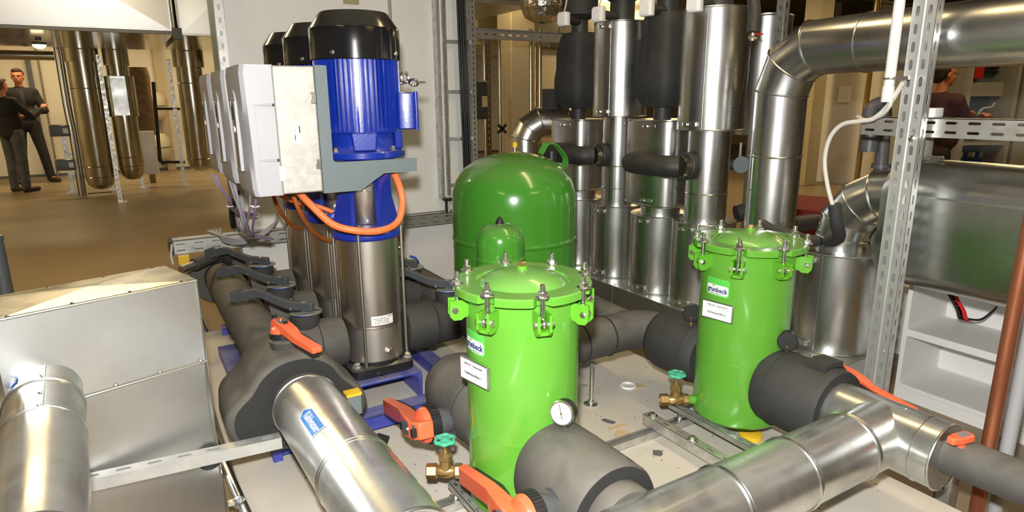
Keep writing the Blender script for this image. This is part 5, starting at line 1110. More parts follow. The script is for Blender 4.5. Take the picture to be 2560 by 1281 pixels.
canister('valve_casing', 'second low clad cylinder on the base from the green tank', *C2, BZ, .755, .160)
canister('valve_casing', 'third low clad cylinder on the base from the green tank', *C3, BZ, .755, .170)
canister('valve_casing', 'fourth low clad cylinder, behind the farther filter', *C4, BZ, .765, .170)
canister('valve_casing', 'wide clad cylinder at the near end of the base, under the elbow', *C5, BZ, .746, .180, seam=-172, lt=-190)
def riser(label, cx, cy, z0, z1, r, rings=(), mm='galv', seam=-140):
    t = thing('clad_riser', label, 'pipe', (cx, cy, z0), 'clad risers'); obj('cladding', MB().cyl((cx, cy, z0), (cx, cy, z1), r, n=56), mm, t)
    for z in rings: obj('seam_ring', MB().ring((cx, cy, z), (0, 0, 1), r, .004, 48, 6), mm, t)
    q = math.radians(seam); obj('lap_seam', MB().box((cx + r * math.cos(q), cy + r * math.sin(q), (z0 + z1) / 2), (.003, .012, z1 - z0), Matrix.Rotation(q, 3, 'Z')), mm, t)
    return t
riser('short clad neck on the farthest low cylinder', *C1, .75, .81, .115)
riser('slim clad riser above the second low cylinder', *C2, .755, 1.305, .100, (.86, 1.0))
riser('short clad neck on the third low cylinder', *C3, .755, .81, .115)
riser('slim clad riser above the fourth low cylinder', *C4, .765, 1.25, .112, (.915,))
canister('middle_casing', 'flat-sided clad casing at mid height, behind the green tank', *C1, .81, 1.285, .165, flat=.02, lt=-160, lz=(0, 1))
canister('middle_casing', 'flat-sided clad casing at mid height, above the third low cylinder', *C3, .81, 1.30, .168, flat=.025, lt=-160)
canister('upper_casing', 'tall upper clad cylinder with latches left of the second black pump', *C2, 1.305, 1.87, .168, lt=-165)
canister('upper_casing', 'tallest upper clad cylinder with latches right of the second black pump', *C4, 1.25, 1.86, .172, lt=-172, lz=(1, 0))
# black pump shells
def shell(label, cx, cy, z0, z1):
    t = thing('pump_shell', label, 'pump', (cx, cy, z0 - .07), 'black insulated circulation pumps'); h = z1 - z0
    vs = []; fs = []; n = 32; N = 12
    for k in range(N + 1):
        s_ = k / N; w = .105 + .022 * math.sin(PI * s_) ** .8 + (.012 * math.sin(2 * PI * s_)); e = min(s_, 1 - s_); w *= .86 + .14 * min(1, e / .06)
        for i in range(n):
            a_ = 2 * PI * i / n; ca, sa = math.cos(a_), math.sin(a_); vs.append((cx + w * 1.0 * math.copysign(abs(ca) ** .45, ca), cy + w * 1.08 * math.copysign(abs(sa) ** .45, sa), z0 + h * s_))
    for k in range(N):
        for i in range(n): j = (i + 1) % n; fs.append((k * n + i, k * n + j, (k + 1) * n + j, (k + 1) * n + i))
    fs.append(tuple(range(n - 1, -1, -1))); fs.append(tuple(range(N * n, (N + 1) * n)))
    obj('foam_shell', MB().add(vs, fs), 'foam_clean', t, ang=40)
    obj('lower_neck', MB().cyl((cx, cy, z0 - .07), (cx, cy, z0), .05, n=24), 'rubber_pipe', t); obj('upper_neck', MB().cyl((cx, cy, z1), (cx, cy, z1 + .10), .055, n=24), 'rubber_pipe', t)
    obj('terminal_bump', MB().rbox((cx - .02, cy + .15, z0 + h * .62), (.10, .06, .13), .02), 'foam_clean', t); obj('shell_seam', MB().bb((cx - .132, cy - .004, z0 + .02), (cx - .120, cy + .004, z1 - .02)), 'foam_cut', t)
    obj('collar', MB().lathe([(.055, 0), (.115, .03), (.118, .10), (.118, .42)], (cx, cy, z1 + .08), n=36), 'foam_clean', t)
shell('black insulated pump above the casing behind the green tank', C1[0] - .02, C1[1], 1.355, 1.84)
shell('black insulated pump between the two tall clad cylinders', C3[0] - .02, C3[1], 1.37, 1.875)
for (cx, cy), z, lb in ((C2, 1.87, 'black pipe neck above the left tall clad cylinder'), (C4, 1.86, 'black pipe neck above the tallest clad cylinder')):
    t = thing('pipe_neck', lb, 'pipe', (cx, cy, z), 'black pipe necks'); obj('neck', MB().cyl((cx, cy, z), (cx, cy, z + .14), .075, n=28), 'rubber_pipe', t); obj('sleeve', MB().lathe([(.075, .12), (.12, .15), (.12, .40)], (cx, cy, z), n=32), 'foam_clean', t)
k = 0
for (ax_, ay_), (cx, cy) in (((1410, 48), C1), ((1497, 36), C2), ((1618, 20), C3), ((1738, 8), C4)):
    q = PX(ax_, ay_, 2.50); t = thing('small_actuator', ['white thermostat box left of the first black pump', 'white thermostat box above the left tall cylinder', 'white thermostat box above the second black pump', 'white thermostat box above the tallest cylinder'][k], 'actuator', q - V3((0, 0, .035)), 'white thermostat boxes'); k += 1
    obj('box', MB().rbox(q, (.045, .075, .085), .012, Matrix.Rotation(.25, 3, 'Z')), 'white_plastic', t, bevel=.003); obj('front_plate', MB().box(q + V3((-.024, 0, 0)), (.004, .055, .06), Matrix.Rotation(.25, 3, 'Z')), 'white_plastic', t)
    obj('arm', MB().cyl(q + V3((.022, 0, 0)), V3((cx, cy, q.z)) - (V3((cx, cy, 0)) - V3((q.x, q.y, 0))).normalized() * .06, .026, n=16), 'rubber_pipe', t)
    obj('lead', MB().tube(spline([q + V3((0, 0, .04)), q + V3((.01, -.01, .10)), q + V3((.03, 0, .2))], 4), .005, 7), 'cable_white', t)
# black bypass loops with foil bands and flanges
def bypass(label, a_, b_, z, rb):
    (ax_, ay_), (bx_, by_) = a_, b_; X0 = 2.475
    t = thing('bypass_pipe', label, 'pipe', (X0, (ay_ + by_) / 2, z - .06), 'black bypass pipes')
    pts = [(ax_ - .165, ay_ + .02, z), (X0 + .02, ay_ + .01, z), (X0 - .02, ay_ - .04, z), (X0 - .03, (ay_ + by_) / 2 + .02, z), (X0 - .005, by_ + .06, z), (bx_ - rb - .09, by_ + .012, z)]
    obj('foam_tube', MB().tube(spline(pts, 6), .058, 24), 'rubber_pipe', t, ang=60)
    e = V3((bx_ - rb - .085, by_ + .01, z)); d_ = V3((bx_, by_, z)) - e; d_.normalize()
    obj('foil_band', MB().cyl(e - d_ * .012, e + d_ * .03, .0595, n=28), 'foil', t); obj('flange', MB().lathe([(.070, .03), (.074, .034), (.074, .07), (.066, .075)], e, d_, 28), 'rubber_pipe', t)
bypass('left black bypass pipe with a foil band, behind the green tank', C1, C2, 1.07, .100)
bypass('right black bypass pipe with a foil band, between the clad columns', C3, C4, 1.065, .112)
q = PD(1852, 412, 3.55); t = thing('blank_flange', 'small grey round flange on a stub right of the slim riser', 'flange', q - V3((0, 0, .04)))
obj('disc', MB().lathe([(.045, 0), (.047, .003), (.047, .012), (.043, .015)], q, (-.5, -.85, 0), 28), 'bracket_grey', t); obj('stub', MB().cyl(q + V3((-.02, .03, 0)), q + V3((-.10, .10, 0)), .027, n=18), 'foam_clean', t); obj('hanger', MB().cyl(q + V3((0, .01, .04)), q + V3((0, .01, .12)), .008, n=10), 'zinc', t)
# black drain elbow with a small red cock in front of the tallest cylinder
p1 = PD(1868, -30, 2.95); p2 = PD(1886, 20, 2.95); p3 = PD(1882, 82, 2.95)
t = thing('vent_pipe', 'black vent pipe bent down beside the tallest clad cylinder', 'pipe', p3); obj('foam_tube', MB().tube(spline([PD(1820, -20, 3.0), p1 + V3((0, 0, .03)), p2, p3], 6), .028, 16), 'rubber_pipe', t, ang=60)
obj('cock_body', MB().cyl(p3 - V3((0, 0, .035)), p3, .011, n=12).cyl(p3 - V3((.02, 0, .02)), p3 + V3((.02, 0, -.02)), .010, n=10), 'zinc_bright', t); obj('red_handle', MB().box(p3 + V3((.03, -.01, -.005)), (.04, .02, .006)), 'red_plastic', t); obj('drip_line', MB().cyl(p3 - V3((.01, 0, .035)), p3 - V3((.06, 0, .36)), .0035, n=6), 'black_cable', t)
# slotted post behind
q = PD(1948, 60, 3.5); t = thing('rear_post', 'slotted galvanised post behind the tallest clad cylinder', 'post', (q.x, q.y, 0)); obj('channel', cstrut((q.x, q.y, 0), (q.x, q.y, 3.3), (-1, 0, 0), .05, .041, pitch=.06, sl=.03, sw=.014, side=1), 'zinc', t); obj('foot', MB().box((q.x, q.y, .005), (.12, .12, .01)), 'zinc', t)
q = PD(1915, 95, 3.75); t = thing('rear_casing', 'pale clad casing glimpsed behind the tallest cylinder', 'casing', (q.x, q.y, 1.2)); obj('shell', MB().cyl((q.x, q.y, 1.2), (q.x, q.y, 1.88), .14, n=40), 'galv', t); obj('rim_bead', MB().ring((q.x, q.y, 1.87), (0, 0, 1), .14, .005, 40, 6), 'galv', t); obj('leg', MB().cyl((q.x, q.y, 0), (q.x, q.y, 1.2), .06, n=20), 'galv', t)

# ---------------------------------------------------------------- big clad riser with its overhead run
V5 = (2.72, 2.03); RB = .119; zt = 1.638
t = thing('clad_main', 'big clad pipe rising from the base and turning overhead to the right', 'pipe', (V5[0], V5[1], BZ))
k = .27; pts = [(V5[0], V5[1], BZ), (V5[0], V5[1], 1.14), (V5[0], V5[1], zt - .20), (V5[0], V5[1] - .045, zt - .075), (V5[0], V5[1] - .16, zt - .005), (V5[0], V5[1] - .40, zt), (V5[0], .0, zt)]
a = MB().tube(pts, RB, 64); rr = a.rings; obj('cladding', a, 'galv', t, ang=14)
for i in (1, 2, 3, 4, 5): obj('seam_ring', MB().tube(rr[i], .005, 6, closed=True), 'galv', t)
obj('lap_seam', MB().box((V5[0] - RB * .93, V5[1] + RB * .38, .85), (.004, .012, .60), Matrix.Rotation(-.38, 3, 'Z')), 'galv', t)
for z in (.60, .75, .98): obj('screw', MB().lathe([(.006, 0), (.005, .004)], (V5[0] - RB * .945, V5[1] + RB * .33, z), (-.95, .33, 0), 8), 'zinc_bright', t)
# elbow from the wide cylinder into the flat oval duct
t = thing('flat_oval_duct', 'large flat-oval galvanised duct with its clad elbow, right of the post', 'duct', (2.76, 1.0, .65))
RE = .108; zc_ = 1.025
pts = [(C5[0], C5[1], .746), (C5[0], C5[1], .80), (C5[0], C5[1] - .015, .88), (C5[0], C5[1] - .075, .96), (C5[0], C5[1] - .155, 1.005), (C5[0], C5[1] - .28, zc_)]
a = MB().tube(pts, RE, 56); rr = a.rings; obj('elbow', a, 'galv', t, ang=14)
for i in (1, 2, 3, 4): obj('seam_ring', MB().tube(rr[i], .0045, 6, closed=True), 'galv', t)
for i, z in ((0, .79), (1, .83), (2, .86)): obj('screw', MB().lathe([(.006, 0), (.005, .004)], (C5[0] - RE * .8, C5[1] + RE * .55, z), (-.8, .55, 0), 8), 'zinc_bright', t)
dz0, dz1, dx0, dx1 = .655, 1.175, 2.625, 2.895; zr = .135; n = 14
prof = []
xm = (dx0 + dx1) / 2; rad = (dx1 - dx0) / 2
for i in range(n + 1): a_ = PI * i / n; prof.append((xm + rad * math.cos(a_), dz1 - rad + rad * math.sin(a_)))
for i in range(n + 1): a_ = PI + PI * i / n; prof.append((xm + rad * math.cos(a_), dz0 + rad * .62 + rad * .62 * math.sin(a_)))
vs = []; m = len(prof); fs = []; ys = (1.455, 1.425, 1.41, -.6)
for yy, s_ in zip(ys, (.86, .96, 1, 1)):
    for x, z in prof: vs.append((xm + (x - xm) * s_, yy, .915 + (z - .915) * s_))
for l in range(3):
    for i in range(m): j = (i + 1) % m; fs.append((l * m + i, (l + 1) * m + i, (l + 1) * m + j, l * m + j))
fs.append(tuple(range(m))); fs.append(tuple(range(4 * m - 1, 3 * m - 1, -1)))
obj('duct_shell', MB().add(vs, fs), 'galv', t, ang=25)
obj('edge_fold', MB().bb((dx0 - .003, -.6, dz1 - rad - .004), (dx0 + .002, 1.41, dz1 - rad + .004)), 'galv', t)
obj('foil_scraps', MB().ext([(0, 0), (.05, .01), (.09, -.005), (.07, .03), (.02, .025)], (xm - .04, 1.36, dz1 - .004), (0, -1, 0), (1, 0, 0), (0, 0, .018)), 'foil', t)
# insulated cable stub and white cable
w = [PX(*a_, 2.50) for a_ in ((2258, 205), (2222, 262), (2185, 296), (2150, 303), (2105, 312), (2075, 345), (2062, 400), (2069, 465), (2085, 525))]
cable('white_cable', w, .009, 'cable_white', 'white cable arching from the post down to the clad elbow', 'cable', None, 10)
e0 = PX(2085, 520, 2.50)
cable('foam_stub', [e0 + V3((0, 0, .015)), PX(2092, 560, 2.52), PX(2098, 590, 2.57), PX(2085, 602, 2.62), PX(2070, 604, 2.66)], .026, 'foam_clean', 'black foam stub bent into the clad elbow, under the white cable', 'pipe', None, 16)
cable('black_tail', [PD(1905, 562, 3.0), PD(1935, 578, 2.95), PD(1970, 585, 2.9), PD(2010, 600, 2.9), PD(2040, 602, 2.92)], .027, 'rubber_pipe', 'black rubber pipe passing behind the farther filter lid', 'pipe', None, 14)
cable('black_tail', [PD(2170, 585, 3.2), PD(2200, 560, 3.25), PD(2230, 545, 3.3)], .03, 'rubber_pipe', 'black rubber pipe to the right of the clad elbow', 'pipe', None, 14)
cable('black_tail', [PD(1840, 535, 3.7), PD(1875, 530, 3.7), PD(1960, 560, 3.7), PD(2040, 555, 3.9)], .05, 'rubber_pipe', 'thick black rubber pipe low behind the big riser', 'pipe', None, 14)

# ---------------------------------------------------------------- slotted double post and cross strut at right
PX0, PY0 = 2.53, 1.325
t = thing('double_strut_post', 'tall double slotted strut post before the flat-oval duct', 'post', (PX0 + .02, PY0, 0))
m = MB()
for dy in (.0215, -.0215):
    m.slots((PX0, PY0 + dy, .01), (0, 0, 1), (0, -1, 0), 3.29, .041, .0625, .038, .0125, .003)
    for s_ in (-1, 1): m.plate((PX0 + .02, PY0 + dy + s_ * .0195, .01), (0, 0, 1), (-1, 0, 0), 3.29, .041, .0028) if not (dy < 0 and s_ < 0) else m.slots((PX0 + .02, PY0 + dy + s_ * .0205, .01), (0, 0, 1), (-1, 0, 0), 3.29, .041, .0625, .038, .0125, .003)
obj('channels', m, 'zinc_post', t)
obj('ridge', MB().bb((PX0 - .005, PY0 - .003, .01), (PX0, PY0 + .003, 3.3)), 'zinc_post', t); obj('foot_plate', MB().box((PX0 + .02, PY0, .005), (.14, .16, .01)), 'zinc', t)
q = PX(2250, 345, PX0); obj('bolt', MB().lathe([(.013, 0), (.012, .006), (.006, .009)], (PX0 - .003, PY0 - .022, q.z), (-1, 0, 0), 14), 'zinc_bright', t)
t = thing('cross_strut', 'wide slotted galvanised strut fixed across the post', 'strut', (2.60, .9, 1.27))
m = MB(); Y1_ = 1.545; X_ = 2.595
m.slots((X_, -.4, 1.322), (0, 1, 0), (0, 0, 1), Y1_ + .4, .034, .075, .042, .010, .003).slots((X_, -.4, 1.288), (0, 1, 0), (0, 0, 1), Y1_ + .4, .034, .075, .042, .010, .003)
obj('web', m, 'zinc', t); obj('flange', MB().plate((X_ + .03, -.4, 1.339), (0, 1, 0), (1, 0, 0), Y1_ + .4, .06, .003).plate((X_ + .03, -.4, 1.271), (0, 1, 0), (1, 0, 0), Y1_ + .4, .06, .003), 'zinc', t)
lettering('Tecson 41/S  CE  ep-050006', .011, 'ink_grey', t, (X_ - .0035, 1.13, 1.306), (0, -1, 0), (0, 0, 1))
p0_ = PX(2246, 0, 2.49); p1_ = PX(2226, 238, 2.49)
t = thing('white_conduit', 'white plastic conduit clipped to the double post', 'conduit', p1_); obj('tube', MB().cyl((p1_.x, p1_.y + .01, p1_.z), (p1_.x, p1_.y + .01, 3.3), .0185, n=24), 'white_plastic', t); obj('end_cap', MB().cyl((p1_.x, p1_.y + .01, p1_.z - .025), (p1_.x, p1_.y + .01, p1_.z + .03), .021, n=24), 'white_plastic', t)
obj('clip', MB().ring((p1_.x, p1_.y + .01, p1_.z + .06), (0, 0, 1), .021, .004, 24, 6).box((p1_.x - .0, p1_.y - .03, p1_.z + .06), (.012, .06, .012)), 'zinc_bright', t); obj('clip', MB().ring((p1_.x, p1_.y + .01, 1.765), (0, 0, 1), .021, .004, 24, 6).box((p1_.x, p1_.y - .03, 1.765), (.012, .06, .012)), 'zinc_bright', t)
cable('post_cable', [PX(2230, 245, 2.49), PX(2222, 268, 2.49), PX(2200, 290, 2.51), PX(2165, 300, 2.55), PX(2145, 292, 2.59)], .008, 'cable_white', 'short pale cable from the conduit to the cross strut end', 'cable')
q = PX(2300, 283, 2.64); t = thing('junction_box', 'flat white junction box lying on the cross strut', 'box', q - V3((0, 0, .02))); obj('box', MB().rbox((2.66, q.y - .01, 1.357), (.07, .10, .035), .008), 'white_plastic', t, bevel=.002); obj('lead', MB().tube(spline([(2.66, q.y + .02, 1.375), (2.655, q.y + .03, 1.41), (2.64, q.y + .045, 1.43)], 4), .007, 8), 'cable_white', t)
# grey plastic trap pipes behind the strut
T0 = PD(2172, 378, 3.05); T1 = PD(2172, 290, 3.05); T2 = PD(2190, 262, 3.05); T3 = PD(2212, 275, 3.05); T4 = PD(2202, 420, 3.05)
t = thing('trap_pipe', 'dark grey plastic trap pipe behind the cross strut', 'pipe', T4); obj('bend', MB().tube(spline([T0, T1, T2, T3, T4], 6), .030, 18), 'grey_plastic', t, ang=60); obj('wide_end', MB().cyl(T0 - V3((0, 0, .0)), T0 + V3((0, 0, .15)), .042, n=24), 'grey_plastic', t); obj('foot_collar', MB().cyl(T4 - V3((0, 0, .0)), T4 + V3((0, 0, .02)), .042, n=24), 'grey_plastic', t)
obj('down_pipe', MB().cyl((T4.x, T4.y, 0), T4, .028, n=18), 'grey_plastic', t)
q = PX(2292, 372, 2.80); t = thing('clear_bottle', 'pale clear plastic container behind the post on the duct', 'container', q - V3((0, 0, .05))); obj('body', MB().rbox((xm + .05, q.y + .02, dz1 + .045), (.10, .12, .10), .02), 'cabinet_grey', t); obj('cap', MB().cyl((xm + .05, q.y + .02, dz1 + .095), (xm + .05, q.y + .02, dz1 + .115), .02, n=16), 'white_plastic', t)

# ---------------------------------------------------------------- tee piece from the farther filter and the long pipe along the front
t = thing('clad_tee', 'clad tee with the long galvanised pipe running along the front right', 'pipe', (1.6, 1.0, NZ - .1))
R2 = .103; x = F2[0]; ym = .99
obj('branch', MB().lathe([(R2 - .015, 0), (R2, .001), (R2, .36), (R2 - .004, .365)], (x, 1.165, NZ), (0, -1, 0), 64), 'galv_dusty', t)
obj('long_run', MB().lathe([(R2 - .0005, 0), (R2 - .0005, 1.1)], (x, ym, NZ), (-1, 0, 0), 64), 'galv_dusty', t)
for xx in (1.80, 1.52, 1.245): obj('seam_ring', MB().ring((xx, ym, NZ), (1, 0, 0), R2 + .001, .0035, 56, 6).ring((xx - .008, ym, NZ), (1, 0, 0), R2 + .001, .003, 56, 6), 'galv', t)
obj('seam_ring', MB().ring((x, 1.158, NZ), (0, 1, 0), R2, .004, 56, 6), 'galv', t); obj('seam_ring', MB().ring((x, .86, NZ), (0, 1, 0), R2, .0035, 56, 6), 'galv', t)
obj('end_ring', MB().ring((x, .802, NZ), (0, 1, 0), R2, .0045, 56, 8), 'galv', t)
obj('end_cup', MB().lathe([(R2 + .0005, 0), (R2 + .0005, .07), (R2 - .003, .07), (R2 - .003, .03), (0, .03)], (x, .875, NZ), (0, -1, 0), 64), 'galv_dusty', t)
obj('end_foam', MB().lathe([(R2 - .004, 0), (R2 - .004, .004), (.05, .006)], (x, .838, NZ), (0, -1, 0), 40), 'foam_cut', t)
for (dx, dy, dz) in ((.0, .93, .103), (-.055, .955, .087), (.045, .955, .09)): obj('rivet', MB().lathe([(.006, 0), (.005, .003)], (x + dx, dy, NZ + dz), (dx, 0, dz), 8), 'zinc_bright', t)
t = thing('drain_stub', 'black foam-covered drain stub sticking out of the clad tee', 'pipe', (x, .70, NZ - .06))
obj('foam_tube', MB().lathe([(.058, 0), (.060, .01), (.060, .235), (.054, .245), (.046, .246), (.044, .238), (0, .236)], (x + .01, .83, NZ + .01), (.05, -1, 0), 40), 'foam', t, ang=50)
hc = V3((x - .012, .762, NZ + .066)); hd = V3((-.98, .2, 0)); hn = V3((.2, .98, 0))
t = thing('ball_valve_handle', 'small chunky orange handle on the black drain stub', 'valve', hc, 'orange levered valves')
obj('stem', MB().cyl(hc - V3((0, 0, .010)), hc + V3((0, 0, .012)), .011, n=14), 'orange_lever', t)
obj('grip', MB().ext([(-.034, -.010), (-.022, -.019), (.020, -.019), (.052, -.011), (.052, .011), (.020, .019), (-.022, .019), (-.034, .010)], hc + V3((0, 0, .010)), hd, hn, (0, 0, .022)), 'orange_lever', t, bevel=.005)
obj('top_label', MB().ext([(-.020, -.010), (.018, -.010), (.018, .010), (-.020, .010)], hc + V3((0, 0, .0322)), hd, hn, (0, 0, .001)), 'ink_grey', t)
# copper and grey pipes, floor strut
cx, cy = 2.365, .835
t = thing('copper_pipe', 'upright copper pipe at the right edge', 'pipe', (cx, cy, 0)); obj('pipe', MB().cyl((cx, cy, 0), (cx, cy, 3.3), .0225, n=28), 'copper', t); obj('clamp', MB().ring((cx, cy, .20), (0, 0, 1), .025, .006, 24, 8).box((cx - .05, cy - .01, .20), (.06, .02, .02)), 'zinc_bright', t)
cx, cy = 2.415, .80
t = thing('grey_pipe', 'upright grey pipe just behind the copper pipe', 'pipe', (cx, cy, 0)); obj('pipe', MB().cyl((cx, cy, 0), (cx, cy, 3.3), .021, n=24), 'pipe_grey', t); obj('clamp', MB().ring((cx, cy, .18), (0, 0, 1), .024, .006, 24, 8), 'zinc_bright', t)
t = thing('floor_strut', 'short galvanised strut standing on the floor under the clad tee', 'strut', (2.27, .90, 0)); obj('channel', cstrut((2.25, .90, 0), (2.25, .90, .24), (-1, 0, 0), .05, .045, pitch=.3, sl=.02, sw=.01), 'zinc', t); obj('cap', MB().bb((2.20, .87, .24), (2.32, .93, .262)), 'foam_clean', t)

# ---------------------------------------------------------------- white shelf unit
SX0, SX1, SY0, SY1 = 3.06, 3.42, .15, 1.50
t = thing('shelf_unit', 'low white open shelf unit under the flat-oval duct', 'shelf', (3.24, .83, 0))
obj('side_panel', MB().bb((SX0, SY1 - .02, 0), (SX1, SY1, .62)), 'white_board', t, bevel=.002); obj('side_panel', MB().bb((SX0, SY0, 0), (SX1, SY0 + .02, .62)), 'white_board', t, bevel=.002)
obj('back_panel', MB().bb((SX1 - .008, SY0, 0), (SX1, SY1, .62)), 'white_board', t); obj('top_board', MB().bb((SX0, SY0, .62), (SX1, SY1, .64)), 'white_board', t, bevel=.002)
obj('bottom_board', MB().bb((SX0 + .004, SY0 + .02, .055), (SX1 - .01, SY1 - .02, .075)), 'white_board', t, bevel=.002); obj('shelf_board', MB().bb((SX0 + .006, SY0 + .02, .315), (SX1 - .01, SY1 - .02, .35)), 'white_board', t, bevel=.002)
obj('plinth_strip', MB().bb((SX0 + .002, SY0 + .02, 0), (SX0 + .02, SY1 - .02, .055)), 'white_board', t)
solo('rear_cupboard', MB().bb((3.60, 1.15, 0), (4.0, 2.3, .40)), 'white_board', 'low white cupboard glimpsed behind the post', 'cupboard', bevel=.004)
q = PX(2388, 745, 3.12); t = thing('red_strap', 'black and red strap hanging into the shelf unit', 'strap', PX(2410, 800, 3.12))
w = [PX(*a_, 3.10) for a_ in ((2376, 738), (2385, 755), (2396, 775), (2402, 798), (2412, 799))]
vs = []; fs = []; sp = spline(w, 4)
for k_, p in enumerate(sp): vs += [p + V3((0, .012, 0)), p + V3((0, -.012, 0)), p + V3((.006, -.012, 0)), p + V3((.006, .012, 0))]
for k_ in range(len(sp) - 1):
    for i in range(4): fs.append((k_ * 4 + i, k_ * 4 + (i + 1) % 4, k_ * 4 + 4 + (i + 1) % 4, k_ * 4 + 4 + i))
obj('black_side', MB().add(vs, fs), 'black_plastic', t); m = MB().add([V3(v) + V3((0, -.016, .0)) for v in vs], fs); obj('red_side', m, 'red_plastic', t)
obj('cord', MB().tube(spline([PX(2412, 797, 3.12), PX(2450, 800, 3.2), PX(2480, 780, 3.25), PX(2492, 768, 3.25)], 5), .005, 7), 'black_cable', t)
# ---------------------------------------------------------------- galvanised box at the left
B0 = V3((.15, 2.23, 0)); ang = math.radians(16.5); bu = V3((math.cos(ang), math.sin(ang), 0)); bn = V3((-math.sin(ang), math.cos(ang), 0)); BW, BD, BH = .53, .275, .86
t = thing('sheet_metal_box', 'large galvanised sheet-metal box at the left with a creased top', 'box', B0 - bu * (BW / 2) + bn * (BD / 2))
def bp_(a_, b_, z): return B0 - bu * a_ + bn * b_ + V3((0, 0, z))
# front: upper vertical sheet, lower sheet bowed slightly in
m = MB(); m.add([bp_(0, 0, .58), bp_(BW, 0, .58), bp_(BW, 0, BH), bp_(0, 0, BH)], [(0, 3, 2, 1)]); obj('front_sheet', m, 'galv_sheet', t)
N = 12; vs = []; fs = []
for k in range(N + 1):
    s_ = k / N; z = .58 * (1 - s_) + .0 * s_; d_ = .012 * math.sin(PI * min(1, s_ * 1.6)) if s_ < .62 else 0
    vs += [bp_(0, .004 + d_, z), bp_(BW, .004 + d_, z)]
for k in range(N): fs.append((2 * k, 2 * k + 1, 2 * k + 3, 2 * k + 2))
obj('lower_sheet', MB().add(vs, fs), 'galv_sheet', t)
m = MB(); m.add([bp_(0, 0, 0), bp_(0, BD, 0), bp_(0, BD, BH), bp_(0, 0, BH)], [(0, 1, 2, 3)]); obj('side_sheet', m, 'galv_sheet', t)
m = MB(); m.add([bp_(BW, 0, 0), bp_(BW, BD, 0), bp_(BW, BD, BH), bp_(BW, 0, BH)], [(3, 2, 1, 0)]).add([bp_(0, BD, 0), bp_(BW, BD, 0), bp_(BW, BD, BH), bp_(0, BD, BH)], [(0, 1, 2, 3)]); obj('rear_sheet', m, 'galv_sheet', t)
# creased top: shallow cross break
c = bp_(BW / 2, BD / 2, BH + .011); m = MB(); m.add([bp_(-.004, -.004, BH), bp_(BW + .004, -.004, BH), bp_(BW + .004, BD + .004, BH), bp_(-.004, BD + .004, BH), c], [(1, 0, 4), (2, 1, 4), (3, 2, 4), (0, 3, 4)]); obj('top_sheet', m, 'galv_top', t, ang=1)
for (a0, b0_, a1, b1_, z) in ((0, -.003, BW, -.003, BH), (0, -.003, BW, -.003, .58)):
    obj('folded_edge', MB().tube([bp_(a0, b0_, z), bp_(a1, b1_, z)], .0045, 8), 'galv', t)
obj('corner_edge', MB().tube([bp_(0, 0, 0), bp_(0, 0, BH)], .004, 8), 'galv', t)
for i in range(5):
    q = bp_(.02 + i * .125, -.004, .588); obj('screw', MB().lathe([(.006, 0), (.005, .003), (.002, .005)], q, -bn, 8), 'zinc_bright', t)
for i in range(4):
    q = bp_(.04 + i * .15, BD - .012, BH); obj('screw', MB().lathe([(.006, 0), (.005, .003), (.002, .005)], q, (0, 0, 1), 8), 'zinc_bright', t); q = bp_(.04 + i * .15, .012, BH); obj('screw', MB().lathe([(.006, 0), (.005, .003), (.002, .005)], q, (0, 0, 1), 8), 'zinc_bright', t)
q = bp_(.0, -.002, .232); obj('pipe_hole', MB().lathe([(.045, 0), (.045, .003)], bp_(.028, -.003, .235), -bn, 24), 'black_plastic', t)
# pipe leaving the box towards the camera
a0 = PZ(117, 945, .62); a1 = PZ(92, 1310, .60); axp = (a1 - a0).normalized()
t = thing('clad_branch_pipe', 'clad pipe with dents coming out of the left sheet-metal box', 'pipe', a1); R3 = .089
obj('cladding', MB().lathe([(R3, -.06), (R3, .24)], a0, axp, 56), 'galv_dusty', t); obj('cladding', MB().lathe([(R3 + .002, .24), (R3 + .002, .42)], a0, axp, 56), 'galv_dusty', t); obj('cladding', MB().lathe([(R3 + .004, .42), (R3 + .004, .9)], a0, axp, 56), 'galv_dusty', t)
for s_ in (.24, .425): obj('seam_ring', MB().ring(a0 + axp * s_, axp, R3 + .003, .0035, 48, 6), 'galv', t)
up_ = V3((0, 0, 1)); up_ = (up_ - axp * up_.dot(axp)).normalized(); sd = axp.cross(up_)
def onp(s_, th, r): th = math.radians(th); return a0 + axp * s_ + (up_ * math.cos(th) + sd * math.sin(th)) * r
sgn = -1 if sd.dot(rgt) > 0 else 1
obj('lap_seam', MB().tube([onp(.0, -8 * sgn, R3 + .001), onp(.42, -8 * sgn, R3 + .002)], .0025, 6), 'galv', t)
for s_ in (.04, .10, .21, .33, .41): q = onp(s_, -4 * sgn, R3 + .002); obj('rivet', MB().lathe([(.0055, 0), (.004, .003)], q, q - a0 - axp * s_, 8), 'zinc_bright', t)
q = onp(.14, 42 * sgn, R3 + .002); qn = (q - a0 - axp * .14).normalized(); qs = axp.cross(qn)
st_ = obj('arrow_sticker', MB().ext([(-.045, -.012), (.03, -.012), (.045, 0), (.03, .012), (-.045, .012)], q, -axp, qs, qn * .0015), 'arrow_blue', t, label='small blue and white arrow sticker'); obj('white_field', MB().ext([(-.038, -.007), (.028, -.007), (.028, .007), (-.038, .007)], q + qn * .0016, -axp, qs, qn * .0006), 'paper', st_)
